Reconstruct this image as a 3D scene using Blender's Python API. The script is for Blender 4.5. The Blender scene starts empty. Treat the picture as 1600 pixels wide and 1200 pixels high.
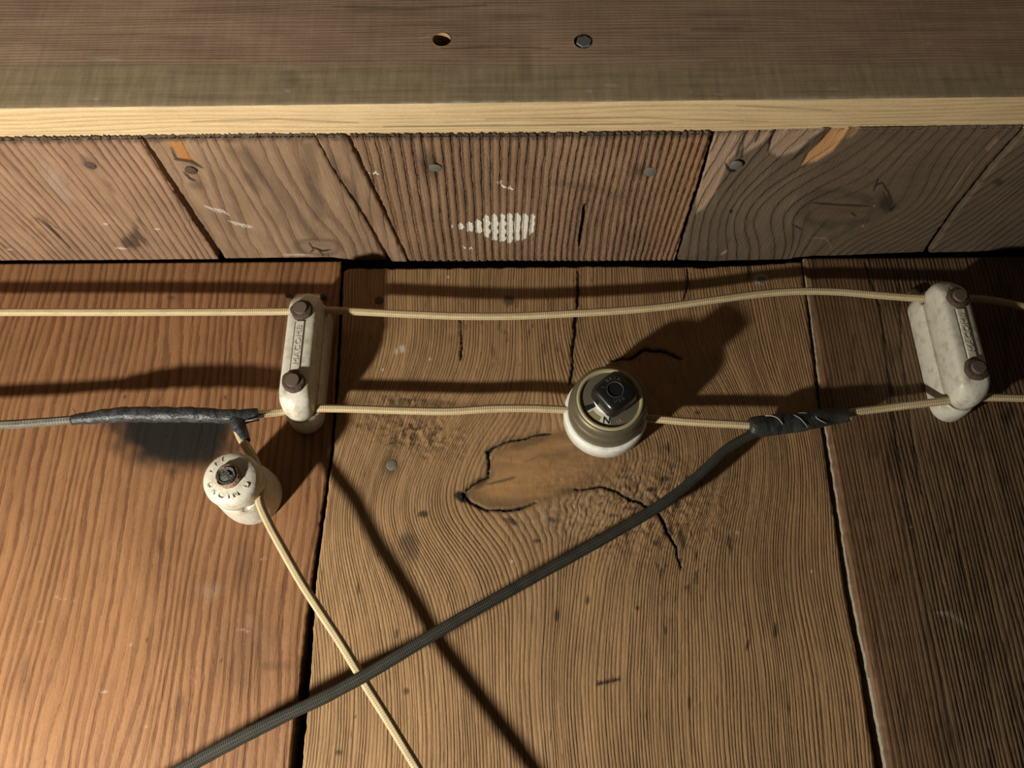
import bpy, math, random
import numpy as np
from mathutils import Vector, Matrix

random.seed(7)
rng = np.random.default_rng(7)
scn = bpy.context.scene
COL = scn.collection

# ------------------------------------------------------------------ camera
FPX = 1202.0
DIST = 0.44                      # camera to the plank wall
CZ = 1.5                         # camera height
PITCH = math.radians(22.5)
ROLL = math.radians(-0.4)
CAM = np.array([0.0, -DIST, CZ])
Rm = (Matrix.Rotation(math.pi / 2 + PITCH, 3, 'X') @ Matrix.Rotation(ROLL, 3, 'Z'))
RN = np.array(Rm)
cd = bpy.data.cameras.new('camera')
cd.sensor_width = 36.0
cd.lens = FPX * 36.0 / 1600.0
cd.clip_start = 0.01
cam = bpy.data.objects.new('camera', cd)
cam.location = CAM
cam.rotation_euler = Rm.to_euler()
COL.objects.link(cam)
scn.camera = cam

# ------------------------------------------------------------------ world, light, exposure
w = bpy.data.worlds.new('world')
scn.world = w
w.use_nodes = True
bg = w.node_tree.nodes['Background']
bg.inputs[0].default_value = (1.0, 0.80, 0.58, 1)
bg.inputs[1].default_value = 0.020
ld = bpy.data.lights.new('work_lamp_light', 'POINT')
ld.energy = 14.0
ld.color = (1.0, 0.93, 0.80)
ld.shadow_soft_size = 0.015
lo = bpy.data.objects.new('work_lamp_light', ld)
lo.location = (-0.37, -0.29, CZ - 0.19)
COL.objects.link(lo)
vs = scn.view_settings
vs.view_transform = 'Standard'
vs.look = 'None'
vs.gamma = 1.0
vs.use_curve_mapping = False
vs.exposure = 0.25

# ------------------------------------------------------------------ pixel -> place helpers
def ray(px, py):
    return RN @ np.array([(px - 800) / FPX, (600 - py) / FPX, -1.0])

def at(px, py, h=0.0):
    """point at h millimetres in front of the plank wall"""
    d = ray(px, py)
    t = (-h / 1000.0 - CAM[1]) / d[1]
    return CAM + t * d

ZS = CZ + 0.2722                 # underside of the overhead boards

def at_z(px, py, z=ZS):
    d = ray(px, py)
    t = (z - CAM[2]) / d[2]
    return CAM + t * d

def at_y(px, py, y):
    d = ray(px, py)
    return CAM + (y - CAM[1]) / d[1] * d

def to_px(P):
    q = (P - CAM) @ RN
    return 800 + FPX * q[..., 0] / -q[..., 2], 600 - FPX * q[..., 1] / -q[..., 2]

# ------------------------------------------------------------------ numpy noise
def vnoise(x, y, seed=0):
    x = np.asarray(x, float); y = np.asarray(y, float)
    xi = np.floor(x); yi = np.floor(y)
    fx = x - xi; fy = y - yi
    fx = fx * fx * (3 - 2 * fx); fy = fy * fy * (3 - 2 * fy)
    def hsh(a, b):
        v = np.sin(a * 127.1 + b * 311.7 + seed * 74.7) * 43758.5453
        return v - np.floor(v)
    a = hsh(xi, yi); b = hsh(xi + 1, yi); c = hsh(xi, yi + 1); d = hsh(xi + 1, yi + 1)
    return (a * (1 - fx) + b * fx) * (1 - fy) + (c * (1 - fx) + d * fx) * fy

def fbm(x, y, seed=0, oct=3):
    s = 0; a = 0.5; n = 0
    for k in range(oct):
        s = s + a * vnoise(x * 2 ** k, y * 2 ** k, seed + k * 11); n += a; a *= 0.5
    return s / n

def sstep(a, b, x):
    t = np.clip((x - a) / (b - a), 0, 1)
    return t * t * (3 - 2 * t)

# marks: all take the mesh points' picture positions X, Y so that a mark sits on its board
def ell(X, Y, cx, cy, rx, ry, ang=0, soft=0.5, wob=0.0, seed=3):
    a = math.radians(ang); dx = X - cx; dy = Y - cy
    u = (dx * math.cos(a) + dy * math.sin(a)) / rx
    v = (-dx * math.sin(a) + dy * math.cos(a)) / ry
    r = np.sqrt(u * u + v * v)
    if wob:
        r = r + wob * (fbm(X / 18, Y / 18, seed) - .5) * 2
    return 1 - sstep(1 - soft, 1 + soft * 0.3, r)

def seg_dist(X, Y, pts):
    best = np.full(X.shape, 1e9); par = np.zeros(X.shape)
    n = len(pts) - 1
    for i in range(n):
        (x0, y0), (x1, y1) = pts[i][:2], pts[i + 1][:2]
        dx, dy = x1 - x0, y1 - y0
        t = np.clip(((X - x0) * dx + (Y - y0) * dy) / (dx * dx + dy * dy + 1e-9), 0, 1)
        d = np.hypot(X - x0 - t * dx, Y - y0 - t * dy)
        m = d < best
        best = np.where(m, d, best); par = np.where(m, (i + t) / n, par)
    return best, par

def line(X, Y, pts, wd, soft=1.0, taper=True):
    d, p = seg_dist(X, Y, pts)
    ww = wd * (np.minimum(1, 4 * np.minimum(p, 1 - p) + .25) if taper else 1)
    return 1 - sstep(ww * .5, ww * .5 + soft, d)

def poly(X, Y, pts, soft=2.0):
    ins = np.zeros(X.shape, bool)
    n = len(pts)
    for i in range(n):
        x0, y0 = pts[i]; x1, y1 = pts[(i + 1) % n]
        c = ((y0 > Y) != (y1 > Y)) & (X < (x1 - x0) * (Y - y0) / (y1 - y0 + 1e-9) + x0)
        ins ^= c
    d, _ = seg_dist(X, Y, list(pts) + [pts[0]])
    return np.clip(0.5 + np.where(ins, d, -d) / soft, 0, 1)

# ------------------------------------------------------------------ scene helpers
def tag(o, label=None, cat=None, group=None, kind=None):
    if label: o['label'] = label
    if cat: o['category'] = cat
    if group: o['group'] = group
    if kind: o['kind'] = kind
    return o

def empty(name, loc=(0, 0, 0), parent=None):
    o = bpy.data.objects.new(name, None)
    o.empty_display_size = 0.01
    COL.objects.link(o)
    o.location = loc
    if parent: o.parent = parent
    return o

def link(name, me, mat=None, parent=None, loc=None, keep=False):
    o = bpy.data.objects.new(name, me)
    COL.objects.link(o)
    if mat is not None and not keep:
        me.materials.clear(); me.materials.append(mat)
    if parent is not None: o.parent = parent
    if loc is not None: o.location = loc
    return o

def mesh_np(name, V, Q, T=None, smooth=True, vec=None, mask=None, matidx=None):
    me = bpy.data.meshes.new(name)
    V = np.asarray(V, np.float32)
    Q = np.asarray(Q, np.int32).reshape(-1, 4)
    nq = len(Q)
    T = np.zeros((0, 3), np.int32) if T is None else np.asarray(T, np.int32).reshape(-1, 3)
    nt = len(T)
    me.vertices.add(len(V)); me.vertices.foreach_set('co', V.ravel())
    me.loops.add(nq * 4 + nt * 3)
    me.loops.foreach_set('vertex_index', np.concatenate([Q.ravel(), T.ravel()]))
    me.polygons.add(nq + nt)
    me.polygons.foreach_set('loop_start', np.concatenate([np.arange(nq) * 4, nq * 4 + np.arange(nt) * 3]).astype(np.int32))
    me.polygons.foreach_set('use_smooth', np.full(nq + nt, smooth))
    if matidx is not None:
        me.polygons.foreach_set('material_index', np.asarray(matidx, np.int32))
    if vec is not None:
        a = me.attributes.new('wood', 'FLOAT_VECTOR', 'POINT'); a.data.foreach_set('vector', np.asarray(vec, np.float32).ravel())
    if mask is not None:
        a = me.attributes.new('mask', 'FLOAT_COLOR', 'POINT'); a.data.foreach_set('color', np.asarray(mask, np.float32).ravel())
    me.update(calc_edges=True)
    me.validate()
    return me

# ------------------------------------------------------------------ materials
class NT:
    def __init__(s, name):
        s.m = bpy.data.materials.new(name); s.m.use_nodes = True
        s.t = s.m.node_tree; s.b = s.t.nodes['Principled BSDF']
    def n(s, typ, **kw):
        x = s.t.nodes.new(typ)
        for k, v in kw.items(): setattr(x, k, v)
        return x
    def set(s, sock, v):
        if isinstance(v, bpy.types.NodeSocket): s.t.links.new(v, sock)
        elif isinstance(v, (tuple, list)) and len(v) == 3 and sock.type == 'RGBA': sock.default_value = (*v, 1)
        else: sock.default_value = v
    def math(s, op, a, b=0.0, c=None, clamp=False):
        x = s.n('ShaderNodeMath', operation=op); x.use_clamp = clamp
        s.set(x.inputs[0], a); s.set(x.inputs[1], b)
        if c is not None: s.set(x.inputs[2], c)
        return x.outputs[0]
    def comb(s, a, b, c):
        x = s.n('ShaderNodeCombineXYZ')
        for i, v in enumerate((a, b, c)): s.set(x.inputs[i], v)
        return x.outputs[0]
    def noise(s, vec, scale=1.0, detail=2.0, rough=.5):
        x = s.n('ShaderNodeTexNoise'); s.set(x.inputs['Vector'], vec)
        x.inputs['Scale'].default_value = scale; x.inputs['Detail'].default_value = detail
        x.inputs['Roughness'].default_value = rough
        return x.outputs[0]
    def ramp(s, f, pts, interp='LINEAR'):
        x = s.n('ShaderNodeValToRGB'); s.set(x.inputs[0], f)
        e = x.color_ramp.elements; x.color_ramp.interpolation = interp
        while len(e) < len(pts): e.new(.5)
        for i, (p, c) in enumerate(pts):
            e[i].position = p
            e[i].color = (c, c, c, 1) if not isinstance(c, (tuple, list)) else (*c, 1)
        return x.outputs[0]
    def mix(s, f, a, b, blend='MIX'):
        x = s.n('ShaderNodeMix', data_type='RGBA', blend_type=blend)
        s.set(x.inputs[0], f); s.set(x.inputs[6], a); s.set(x.inputs[7], b)
        return x.outputs[2]
    def val(s, c, k):                       # colour times a value socket
        x = s.n('ShaderNodeVectorMath', operation='SCALE'); s.set(x.inputs[0], c); s.set(x.inputs[3], k)
        return x.outputs[0]
    def bump(s, h, dist=1.0, strength=1.0):
        x = s.n('ShaderNodeBump'); s.set(x.inputs['Height'], h)
        x.inputs['Distance'].default_value = dist; x.inputs['Strength'].default_value = strength
        s.t.links.new(x.outputs[0], s.b.inputs['Normal'])

def wood_mat(name, early, late, dark=(.012, .011, .010), pale=(.62, .58, .50), knot=(.20, .095, .035), warm=(.42, .19, .06),
             contrast=.75, depth=.0005, fib=1300.0, fibamp=.35, blot=.35, rough=.62, seed=0.0, gate=0.0, sharp=.80, specks=.0, spec=.25, cross=False, wander=2.2, thinamp=.45):
    k = NT(name)
    a = k.n('ShaderNodeAttribute', attribute_name='wood'); sp = k.n('ShaderNodeSeparateXYZ'); k.t.links.new(a.outputs['Vector'], sp.inputs[0])
    ph, s_, t_ = sp.outputs
    mk = k.n('ShaderNodeAttribute', attribute_name='mask'); ms = k.n('ShaderNodeSeparateColor'); k.t.links.new(mk.outputs['Color'], ms.inputs[0])
    mD, mP, mK = ms.outputs; mW = mk.outputs['Alpha']
    n1 = k.noise(k.comb(k.math('MULTIPLY', ph, .27), k.math('MULTIPLY', t_, 7.0), seed + 3.1), 1.0, 3)
    n1b = k.noise(k.comb(k.math('MULTIPLY', s_, 900.), k.math('MULTIPLY', t_, 120.0), seed + 8.1), 1.0, 2)
    ph2 = k.math('ADD', ph, k.math('ADD', k.math('MULTIPLY', n1, wander), k.math('MULTIPLY', n1b, .30)))
    fr = k.math('FRACT', ph2)
    ring = k.ramp(fr, [(0.0, .95), (.10, .12), (.30, 0.0), (sharp * .75, .25), (sharp, .85), (1.0, 1.0)])
    # each ring has its own strength
    rn = k.noise(k.comb(k.math('MULTIPLY', k.math('FLOOR', ph2), 1.37), k.math('MULTIPLY', t_, 7.0), seed), 1.0, 2)
    rw = k.noise(k.comb(k.math('MULTIPLY', s_, 300.0), k.math('MULTIPLY', t_, 60.0), seed + 6.5), 1.0, 3, .6)
    rstr = k.math('MULTIPLY', k.math('MULTIPLY_ADD', rn, 3.0, -.75, clamp=True), k.math('MULTIPLY_ADD', rw, 2.2, -.15, clamp=True))
    f2 = k.math('FRACT', k.math('MULTIPLY', ph2, 2.63))
    thin = k.math('MULTIPLY', k.ramp(f2, [(0.0, .9), (.16, 0.0), (.70, 0.0), (1.0, .9)]), k.math('MULTIPLY_ADD', rw, 2.4, -.9, clamp=True))
    ramt = k.math('MAXIMUM', k.math('MULTIPLY', ring, k.math('MULTIPLY_ADD', rstr, .95, .18), clamp=True), k.math('MULTIPLY', thin, thinamp))
    fb = k.noise(k.comb(k.math('MULTIPLY', s_, fib), k.math('MULTIPLY', t_, 38.0), seed + 5.0), 1.0, 3, .6)
    fine = k.noise(k.comb(k.math('MULTIPLY', s_, 2600.0), k.math('MULTIPLY', t_, 500.0), seed + 1.0), 1.0, 2, .6)
    bl = k.noise(k.comb(k.math('MULTIPLY', s_, 26.0), k.math('MULTIPLY', t_, 13.0), seed + 9.0), 1.0, 4, .6)
    bl2 = k.noise(k.comb(k.math('MULTIPLY', s_, 90.0), k.math('MULTIPLY', t_, 30.0), seed + 2.0), 1.0, 3, .6)
    col = k.mix(k.math('MULTIPLY', ramt, contrast, clamp=True), early, late)
    col = k.val(col, k.math('MULTIPLY_ADD', fb, fibamp * 2, 1 - fibamp))
    col = k.val(col, k.math('MULTIPLY_ADD', bl, blot * 2, 1 - blot))
    col = k.val(col, k.math('MULTIPLY_ADD', bl2, blot * 1.2, 1 - blot * .6))
    col = k.val(col, k.math('MULTIPLY_ADD', fine, .5, .75))
    # knot / tinted wood
    ks = k.noise(k.comb(k.math('MULTIPLY', s_, 38.0), k.math('MULTIPLY', t_, 190.0), seed + 4.0), 1.0, 4, .65)
    kcol = k.val(k.mix(ks, tuple(c * .42 for c in knot), tuple(min(1, c * 1.55) for c in knot)), k.math('MULTIPLY_ADD', fine, .3, .85))
    col = k.mix(mK, col, kcol)
    wc = k.val(k.mix(0.0, warm, warm), k.math('MULTIPLY_ADD', fb, .8, .6))
    col = k.mix(mW, col, wc)
    # paint or bare pale wood: sits on the crests only when gated
    if gate:
        g = k.math('GREATER_THAN', k.math('SUBTRACT', k.math('ADD', mP, k.math('MULTIPLY', bl2, .25)), k.math('MULTIPLY', ring, gate)), .42)
        col = k.mix(g, col, k.val(k.mix(0.0, pale, pale), k.math('MULTIPLY_ADD', fine, .5, .75)))
    else:
        col = k.mix(mP, col, k.val(k.mix(0.0, pale, pale), k.math('MULTIPLY_ADD', fine, .7, .65)))
    if specks:
        spn = k.noise(k.comb(k.math('MULTIPLY', s_, 620.0), k.math('MULTIPLY', t_, 75.0), seed + 7.0), 1.0, 2)
        col = k.mix(k.math('MULTIPLY', k.ramp(spn, [(.66, 0.0), (.76, 1.0)]), specks), col, tuple(c * .25 for c in late))
    if cross:       # faint upright saw marks
        sm = k.noise(k.comb(k.math('MULTIPLY', s_, 14.0), k.math('MULTIPLY', t_, 420.0), seed + 6.0), 1.0, 3, .6)
        col = k.val(col, k.math('MULTIPLY_ADD', sm, .34, .83))
    dn = k.math('MULTIPLY_ADD', fine, .6, .7)
    col = k.mix(mD, col, k.val(k.mix(0.0, dark, dark), dn))
    k.set(k.b.inputs['Base Color'], col)
    k.b.inputs['Roughness'].default_value = rough
    k.b.inputs['Specular IOR Level'].default_value = spec
    notk = k.math('SUBTRACT', 1.0, mK)
    h = k.math('MULTIPLY', k.math('MULTIPLY', ramt, -1.0), k.math('MULTIPLY', notk, depth))
    h = k.math('ADD', h, k.math('MULTIPLY', fb, depth * .35))
    h = k.math('ADD', h, k.math('MULTIPLY', fine, depth * .18))
    k.bump(h)
    return k.m

def plain(name, col, rough=.5, metal=0.0, spec=.5, var=.15, scale=400.0, bump=0.0, dirt=None, dirt_amt=.5, dscale=90.0, col2=None):
    k = NT(name)
    tc = k.n('ShaderNodeTexCoord').outputs['Object']
    n1 = k.noise(tc, scale, 3, .6); n2 = k.noise(tc, dscale, 4, .65)
    c = k.val(k.mix(0.0, col, col), k.math('MULTIPLY_ADD', n1, var * 2, 1 - var))
    if col2: c = k.mix(k.ramp(n2, [(.40, 0.0), (.60, 1.0)]), c, col2)
    if dirt: c = k.mix(k.math('MULTIPLY', k.ramp(n2, [(.48, 0.0), (.72, 1.0)]), dirt_amt), c, dirt)
    k.set(k.b.inputs['Base Color'], c)
    k.b.inputs['Roughness'].default_value = rough; k.b.inputs['Metallic'].default_value = metal
    k.b.inputs['Specular IOR Level'].default_value = spec
    if bump: k.bump(k.math('ADD', n1, n2), bump)
    return k.m

def braid_mat(name, c1, c2, period=.0034, strands=4, depth=.00035, rough=.8, grime=(.10, .08, .05), gamt=.5, fuzz=.5):
    k = NT(name)
    a = k.n('ShaderNodeAttribute', attribute_name='wood'); sp = k.n('ShaderNodeSeparateXYZ'); k.t.links.new(a.outputs['Vector'], sp.inputs[0])
    u, v, _ = sp.outputs
    p = k.math('MULTIPLY', v, 1 / period)
    def diag(sign):
        return k.math('SINE', k.math('MULTIPLY', k.math('ADD', k.math('MULTIPLY', u, float(sign * strands)), p), 2 * math.pi))
    d = k.math('MULTIPLY', diag(1), diag(-1))
    h = k.math('MULTIPLY_ADD', d, .5, .5)
    nz = k.noise(k.comb(k.math('MULTIPLY', u, 6.0), k.math('MULTIPLY', v, 120.0), 1.0), 1.0, 4, .6)
    nf = k.noise(k.comb(k.math('MULTIPLY', u, 30.0), k.math('MULTIPLY', v, 2200.0), 4.0), 1.0, 2, .6)
    col = k.mix(k.ramp(h, [(.12, 0.0), (.5, 1.0)]), c2, c1)
    col = k.val(col, k.math('MULTIPLY_ADD', nf, fuzz, 1 - fuzz * .5))
    col = k.mix(k.math('MULTIPLY', k.ramp(nz, [(.45, 0.0), (.7, 1.0)]), gamt), col, grime)
    k.set(k.b.inputs['Base Color'], col)
    k.b.inputs['Roughness'].default_value = rough; k.b.inputs['Specular IOR Level'].default_value = .2
    k.bump(k.math('ADD', k.math('MULTIPLY', h, depth), k.math('MULTIPLY', nf, depth * .6)))
    return k.m

def tape_mat(name, col, edge, pitch=.011):
    k = NT(name)
    a = k.n('ShaderNodeAttribute', attribute_name='wood'); sp = k.n('ShaderNodeSeparateXYZ'); k.t.links.new(a.outputs['Vector'], sp.inputs[0])
    u, v, _ = sp.outputs
    nz = k.noise(k.comb(k.math('MULTIPLY', u, 5.0), k.math('MULTIPLY', v, 180.0), 2.0), 1.0, 4, .65)
    nf = k.noise(k.comb(k.math('MULTIPLY', u, 40.0), k.math('MULTIPLY', v, 1600.0), 2.0), 1.0, 3, .6)
    fr = k.math('FRACT', k.math('ADD', k.math('ADD', u, k.math('MULTIPLY', v, 1 / pitch)), k.math('MULTIPLY', nz, .25)))
    ed = k.ramp(fr, [(0.0, 1.0), (.07, 0.0), (.93, 0.0), (1.0, 1.0)])
    c = k.mix(k.ramp(nz, [(.38, 0.0), (.66, 1.0)]), col, edge)
    c = k.mix(k.math('MULTIPLY', ed, .8), c, (.010, .010, .011))
    c = k.val(c, k.math('MULTIPLY_ADD', nf, .7, .65))
    k.set(k.b.inputs['Base Color'], c)
    k.b.inputs['Roughness'].default_value = .42; k.b.inputs['Specular IOR Level'].default_value = .45
    k.bump(k.math('ADD', k.math('MULTIPLY', fr, .0007), k.math('MULTIPLY', nz, .0010)))
    return k.m

W_LEFT = wood_mat('red fir plank', (.268, .134, .061), (.118, .047, .022), contrast=.80, depth=.0006, rough=.55, blot=.28, seed=1.0, fibamp=.30, spec=.25, specks=.35)
W_MID = wood_mat('brown fir plank', (.370, .226, .112), (.140, .075, .036), contrast=.62, depth=.0004, rough=.65, blot=.34, seed=12.0, knot=(.33, .185, .080), warm=(.46, .25, .10), specks=.6, fibamp=.36)
W_RIGHT = wood_mat('dark fir plank', (.180, .112, .060), (.060, .034, .017), contrast=.90, depth=.0006, seed=23.0, blot=.3, knot=(.18, .090, .042), specks=.5, pale=(.42, .39, .32), fibamp=.35)
W_SA = wood_mat('soffit fir ridged', (.320, .200, .128), (.130, .070, .046), contrast=.80, depth=.0008, seed=31.0, blot=.40, sharp=.86, fibamp=.35, wander=1.4, specks=.4)
W_SB = wood_mat('soffit fir broad grain', (.275, .183, .114), (.160, .096, .066), contrast=.75, depth=.0005, seed=37.0, blot=.45, knot=(.22, .155, .105), fibamp=.40, specks=.3)
W_SC = wood_mat('soffit fir deep ridged', (.245, .153, .094), (.075, .041, .025), contrast=.85, depth=.0016, seed=41.0, blot=.40, gate=.75, pale=(.66, .63, .56), sharp=.92, fibamp=.40, wander=.5, specks=.3, thinamp=.0)
W_SD = wood_mat('soffit fir grey', (.135, .102, .071), (.072, .052, .036), contrast=.34, depth=.0008, seed=47.0, blot=.45, knot=(.12, .085, .056), warm=(.50, .27, .12), pale=(.36, .25, .175), fibamp=.45, wander=1.2, specks=.3, thinamp=.1)
W_BEAM = wood_mat('beam face', (.50, .335, .228), (.39, .245, .160), contrast=.28, depth=.00006, seed=53.0, blot=.40, knot=(.45, .355, .215), fibamp=.12, cross=True, specks=.12)
W_BEAMU = wood_mat('beam sawn edge', (.66, .50, .29), (.46, .32, .16), contrast=.7, depth=.0002, seed=59.0, blot=.2, fibamp=.25, specks=.2)
M_END = plain('dark end grain', (.05, .03, .018), .9, var=.5, scale=900)
M_GAP_BLACK = plain('black gap backing', (.006, .005, .005), .95, spec=.05)  # near black in place of the shade behind the plank gaps
M_PORC = plain('aged porcelain', (.62, .60, .51), .42, var=.10, scale=300, dirt=(.36, .31, .22), dirt_amt=.75, bump=.0002, dscale=190)
M_PORCW = plain('white glazed porcelain', (.80, .81, .76), .22, var=.05, scale=300, dirt=(.45, .42, .34), dirt_amt=.5, dscale=220)
M_RUST = plain('rusty washer', (.085, .052, .036), .75, var=.5, scale=700, dirt=(.025, .018, .015), dscale=500, bump=.0006)
M_NAIL = plain('rusty iron head', (.14, .105, .082), .6, metal=.2, var=.25, scale=900, bump=.0002)
M_LEATH = plain('torn leather washer', (.30, .19, .13), .8, var=.4, scale=700, dirt=(.06, .04, .03), dscale=500, bump=.0006)
M_IRON = plain('dark iron nail', (.075, .072, .068), .5, metal=.5, var=.4, scale=800, bump=.0008)
M_STEEL = plain('grey nail head', (.20, .19, .165), .55, metal=.35, var=.3, scale=900, dirt=(.08, .05, .03), dscale=700)
M_BRASS = plain('dull metal cover', (.175, .155, .105), .46, metal=.5, var=.12, scale=500, dirt=(.10, .085, .05), dscale=200)
M_RIM = plain('cream metal rim', (.46, .39, .225), .45, metal=.2, var=.1, scale=500)
M_PLATE = plain('olive dial plate', (.17, .155, .115), .45, metal=.4, var=.12, scale=600)
M_BLACK = plain('black moulded knob', (.012, .012, .013), .28, var=.2, spec=.5)
M_BLACKL = plain('scuffed black lettering', (.09, .088, .085), .5)
M_DIAL = plain('white dial', (.72, .70, .60), .5, var=.06)
M_INK = plain('black ink', (.010, .010, .010), .6)
M_SPLINT = plain('torn wood fibre', (.24, .155, .10), .9, var=.5, scale=900)
M_CREAM = braid_mat('cream cotton braid', (.60, .485, .30), (.34, .25, .13), period=.0026, strands=4, depth=.00022, grime=(.34, .26, .15), gamt=.5)
M_GREYW = braid_mat('soiled grey braid', (.20, .185, .15), (.09, .085, .075), grime=(.055, .06, .062), gamt=.8)
M_BLKW = braid_mat('dark grey braid', (.060, .058, .047), (.016, .016, .013), period=.0021, strands=6, depth=.00016, grime=(.030, .030, .026), gamt=.7, fuzz=1.4)
M_TAPE = tape_mat('black friction tape', (.016, .018, .020), (.056, .062, .069))
M_TAPE2 = tape_mat('black cloth tape', (.020, .020, .019), (.055, .056, .055), .013)
M_THREAD = plain('pale thread', (.42, .40, .36), .8)

# ------------------------------------------------------------------ planks
def grid_patch(S, T, H, surf, thick, phase, masks, hole=None, edge_mask=None):
    """relief grid (nv x nu) with skirts and a back; returns arrays"""
    nv, nu = S.shape
    front = surf(S, T, H)
    idx = np.arange(nv * nu).reshape(nv, nu)
    q = np.stack([idx[:-1, :-1], idx[:-1, 1:], idx[1:, 1:], idx[1:, :-1]], -1).reshape(-1, 4)
    V = front.reshape(-1, 3)
    A = np.stack([phase, S, T], -1).reshape(-1, 3)
    K = masks.reshape(-1, 4).copy()
    loop = np.concatenate([idx[0, :], idx[1:, -1], idx[-1, -2::-1], idx[-2:0:-1, 0]])
    back = surf(S.reshape(-1)[loop], T.reshape(-1)[loop], np.full(len(loop), -thick))
    base = len(V); n = len(loop)
    # the skirt gets its own top ring so that its edge stays crisp
    V = np.concatenate([V, V[loop], back])
    A = np.concatenate([A, A[loop], A[loop]])
    km = K[loop].copy()
    if edge_mask is not None:
        km = edge_mask(loop, nv, nu, km)
    K = np.concatenate([K, km, km])
    i = np.arange(n); j = (i + 1) % n
    sk = np.stack([base + j, base + i, base + n + i, base + n + j], -1)
    c = np.array([[base + n, base + n + (nv - 1) + (nu - 1) + (nu - 1), base + n + (nu - 1) + (nv - 1), base + n + (nu - 1)]])
    return V, np.concatenate([q, sk, c]), A, K, len(q)

def interp_line(pts):
    p = sorted(pts)
    xs = np.array([a for a, _ in p]); ys = np.array([b for _, b in p])
    return lambda t: np.interp(t, xs, ys)

def surf_wall(proud=0.0):
    return lambda s, t, h: np.stack([s, -(h + proud), t], -1)

def surf_soffit(low=0.0):
    return lambda s, t, h: np.stack([s, t, ZS - low - h], -1)

def build_plank(name, parent, surf, sL, sR, t0, t1, ds, dt, thick, field, mat, jag=.0005, seed=0, bev=.0012, edge_mask=None):
    """sL/sR: edge position along t; t0/t1: end position along s"""
    tm0 = min(t0(0), t0(1)); tm1 = max(t1(0), t1(1))
    wmax = abs(sR(tm0) - sL(tm0))
    nu = max(6, int(wmax / ds)); nv = max(6, int((tm1 - tm0) / dt))
    u = np.linspace(0, 1, nu)[None, :]; v = np.linspace(0, 1, nv)[:, None]
    a = t0(u); b = t1(u)
    T = a + (b - a) * v
    L = sL(T) + jag * 2 * (fbm(T * 260, T * 0, seed) - .5) * (1 + 0 * u)
    R = sR(T) + jag * 2 * (fbm(T * 260, T * 0 + 5, seed + 1) - .5)
    S = L + (R - L) * u
    P = surf(S, T, 0 * S)
    X, Y = to_px(P)
    H, ph, K = field(S, T, X, Y)
    e = np.minimum(np.minimum(S - L, R - S), np.minimum(T - a, b - T))
    H = H - bev * (1 - np.clip(e / bev, 0, 1)) ** 2
    V, Q, A, M, nf = grid_patch(S, T, H, surf, thick, ph, K, edge_mask=edge_mask)
    me = mesh_np(name, V, Q, vec=A, mask=M)
    # crisp skirt
    o = link(name, me, mat, parent)
    return o

def px_edge_wall(pts):
    q = [at(*p) for p in pts]
    return interp_line([(c[2], c[0]) for c in q])

def px_edge_soffit(pts):
    q = [at_z(*p) for p in pts]
    return interp_line([(c[1], c[0]) for c in q])

wall = empty('wall_back', (0, 0, CZ - .12))
tag(wall, 'wall of wide rough sawn vertical wooden planks behind the wiring', kind='structure')
ceil = empty('ceiling', (0, 0, ZS))
tag(ceil, 'short rough sawn overhead boards ending under the thick beam', kind='structure')
def child(fn):      # keep world positions: parents sit away from the origin
    return fn

def reparent(o, p):
    o.parent = p
    o.matrix_parent_inverse = Matrix.Translation(p.location).inverted()

ZB = CZ - .19
# ---- left plank
def f_left(S, T, X, Y):
    x = S
    ph = (x + .0016 * np.sin(T * 40 + x * 30) + .004 * (fbm(x * 8, T * 6, 4) - .5) + .012 * (T - CZ) * (fbm(x * 3, T * 0, 6) - .3)) * 190 \
        + 1.6 * vnoise(x * 40, T * 3, 9) + .5 * vnoise(x * 160, T * 9, 19)
    r = ph - np.floor(ph)
    H = .00025 * (vnoise(S * 60, T * 10, 2) - .5)
    D = .985 * ell(X, Y, 274, 668, 122, 76, 6, .45, .14, 5) * sstep(640, 656, Y)
    D = np.maximum(D, .97 * ell(X, Y, 282, 688, 100, 50, 8, .45, .14, 8))
    D = np.maximum(D, .35 * ell(X, Y, 440, 500, 40, 90, 3, .9))
    D = np.maximum(D, .25 * ell(X, Y, 390, 1010, 60, 90, 10, .9, .3))
    D = np.maximum(D, .35 * ell(X, Y, 425, 1040, 40, 12, 0, .9, .3))
    D = np.maximum(D, .28 * ell(X, Y, 380, 890, 22, 60, 0, .9, .3))
    D = np.maximum(D, .45 * ell(X, Y, 250, 850, 7, 18, 0, .9, .3))
    D = np.maximum(D, .30 * ell(X, Y, 280, 1100, 10, 25, 0, .9, .3))
    D = np.maximum(D, .25 * ell(X, Y, 40, 1060, 14, 50, 0, .9, .3))
    D = np.maximum(D, .5 * ell(X, Y, 268, 465, 7, 4, 0, .9, .3))
    for (cx, cy) in ((345, 1032), (195, 620), (352, 621), (230, 1000)):
        D = np.maximum(D, .8 * ell(X, Y, cx, cy, 1.8, 5, 5, .6))
    Pm = .08 * ell(X, Y, 330, 930, 20, 18, 0, .8, .6) + .07 * ell(X, Y, 390, 970, 8, 12, 0, .8)
    for (cx, cy, rx) in ((100, 936, 16), (60, 970, 10), (410, 872, 8), (160, 1080, 6), (365, 878, 5), (230, 1136, 4), (205, 1008, 3), (380, 985, 12)):
        Pm = np.maximum(Pm, .32 * ell(X, Y, cx, cy, rx, 1.8, 8, .6, .9, cx) * sstep(.35, .6, vnoise(X / 3, Y / 2, 4)))
    K = np.stack([D, np.clip(Pm, 0, 1), 0 * D, .12 * ell(X, Y, 120, 1080, 200, 190, 0, .95)], -1)
    return H, ph, K
eL = px_edge_wall([(533, 405), (527, 560), (517, 700), (487, 905), (470, 1050), (453, 1210)])
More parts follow.
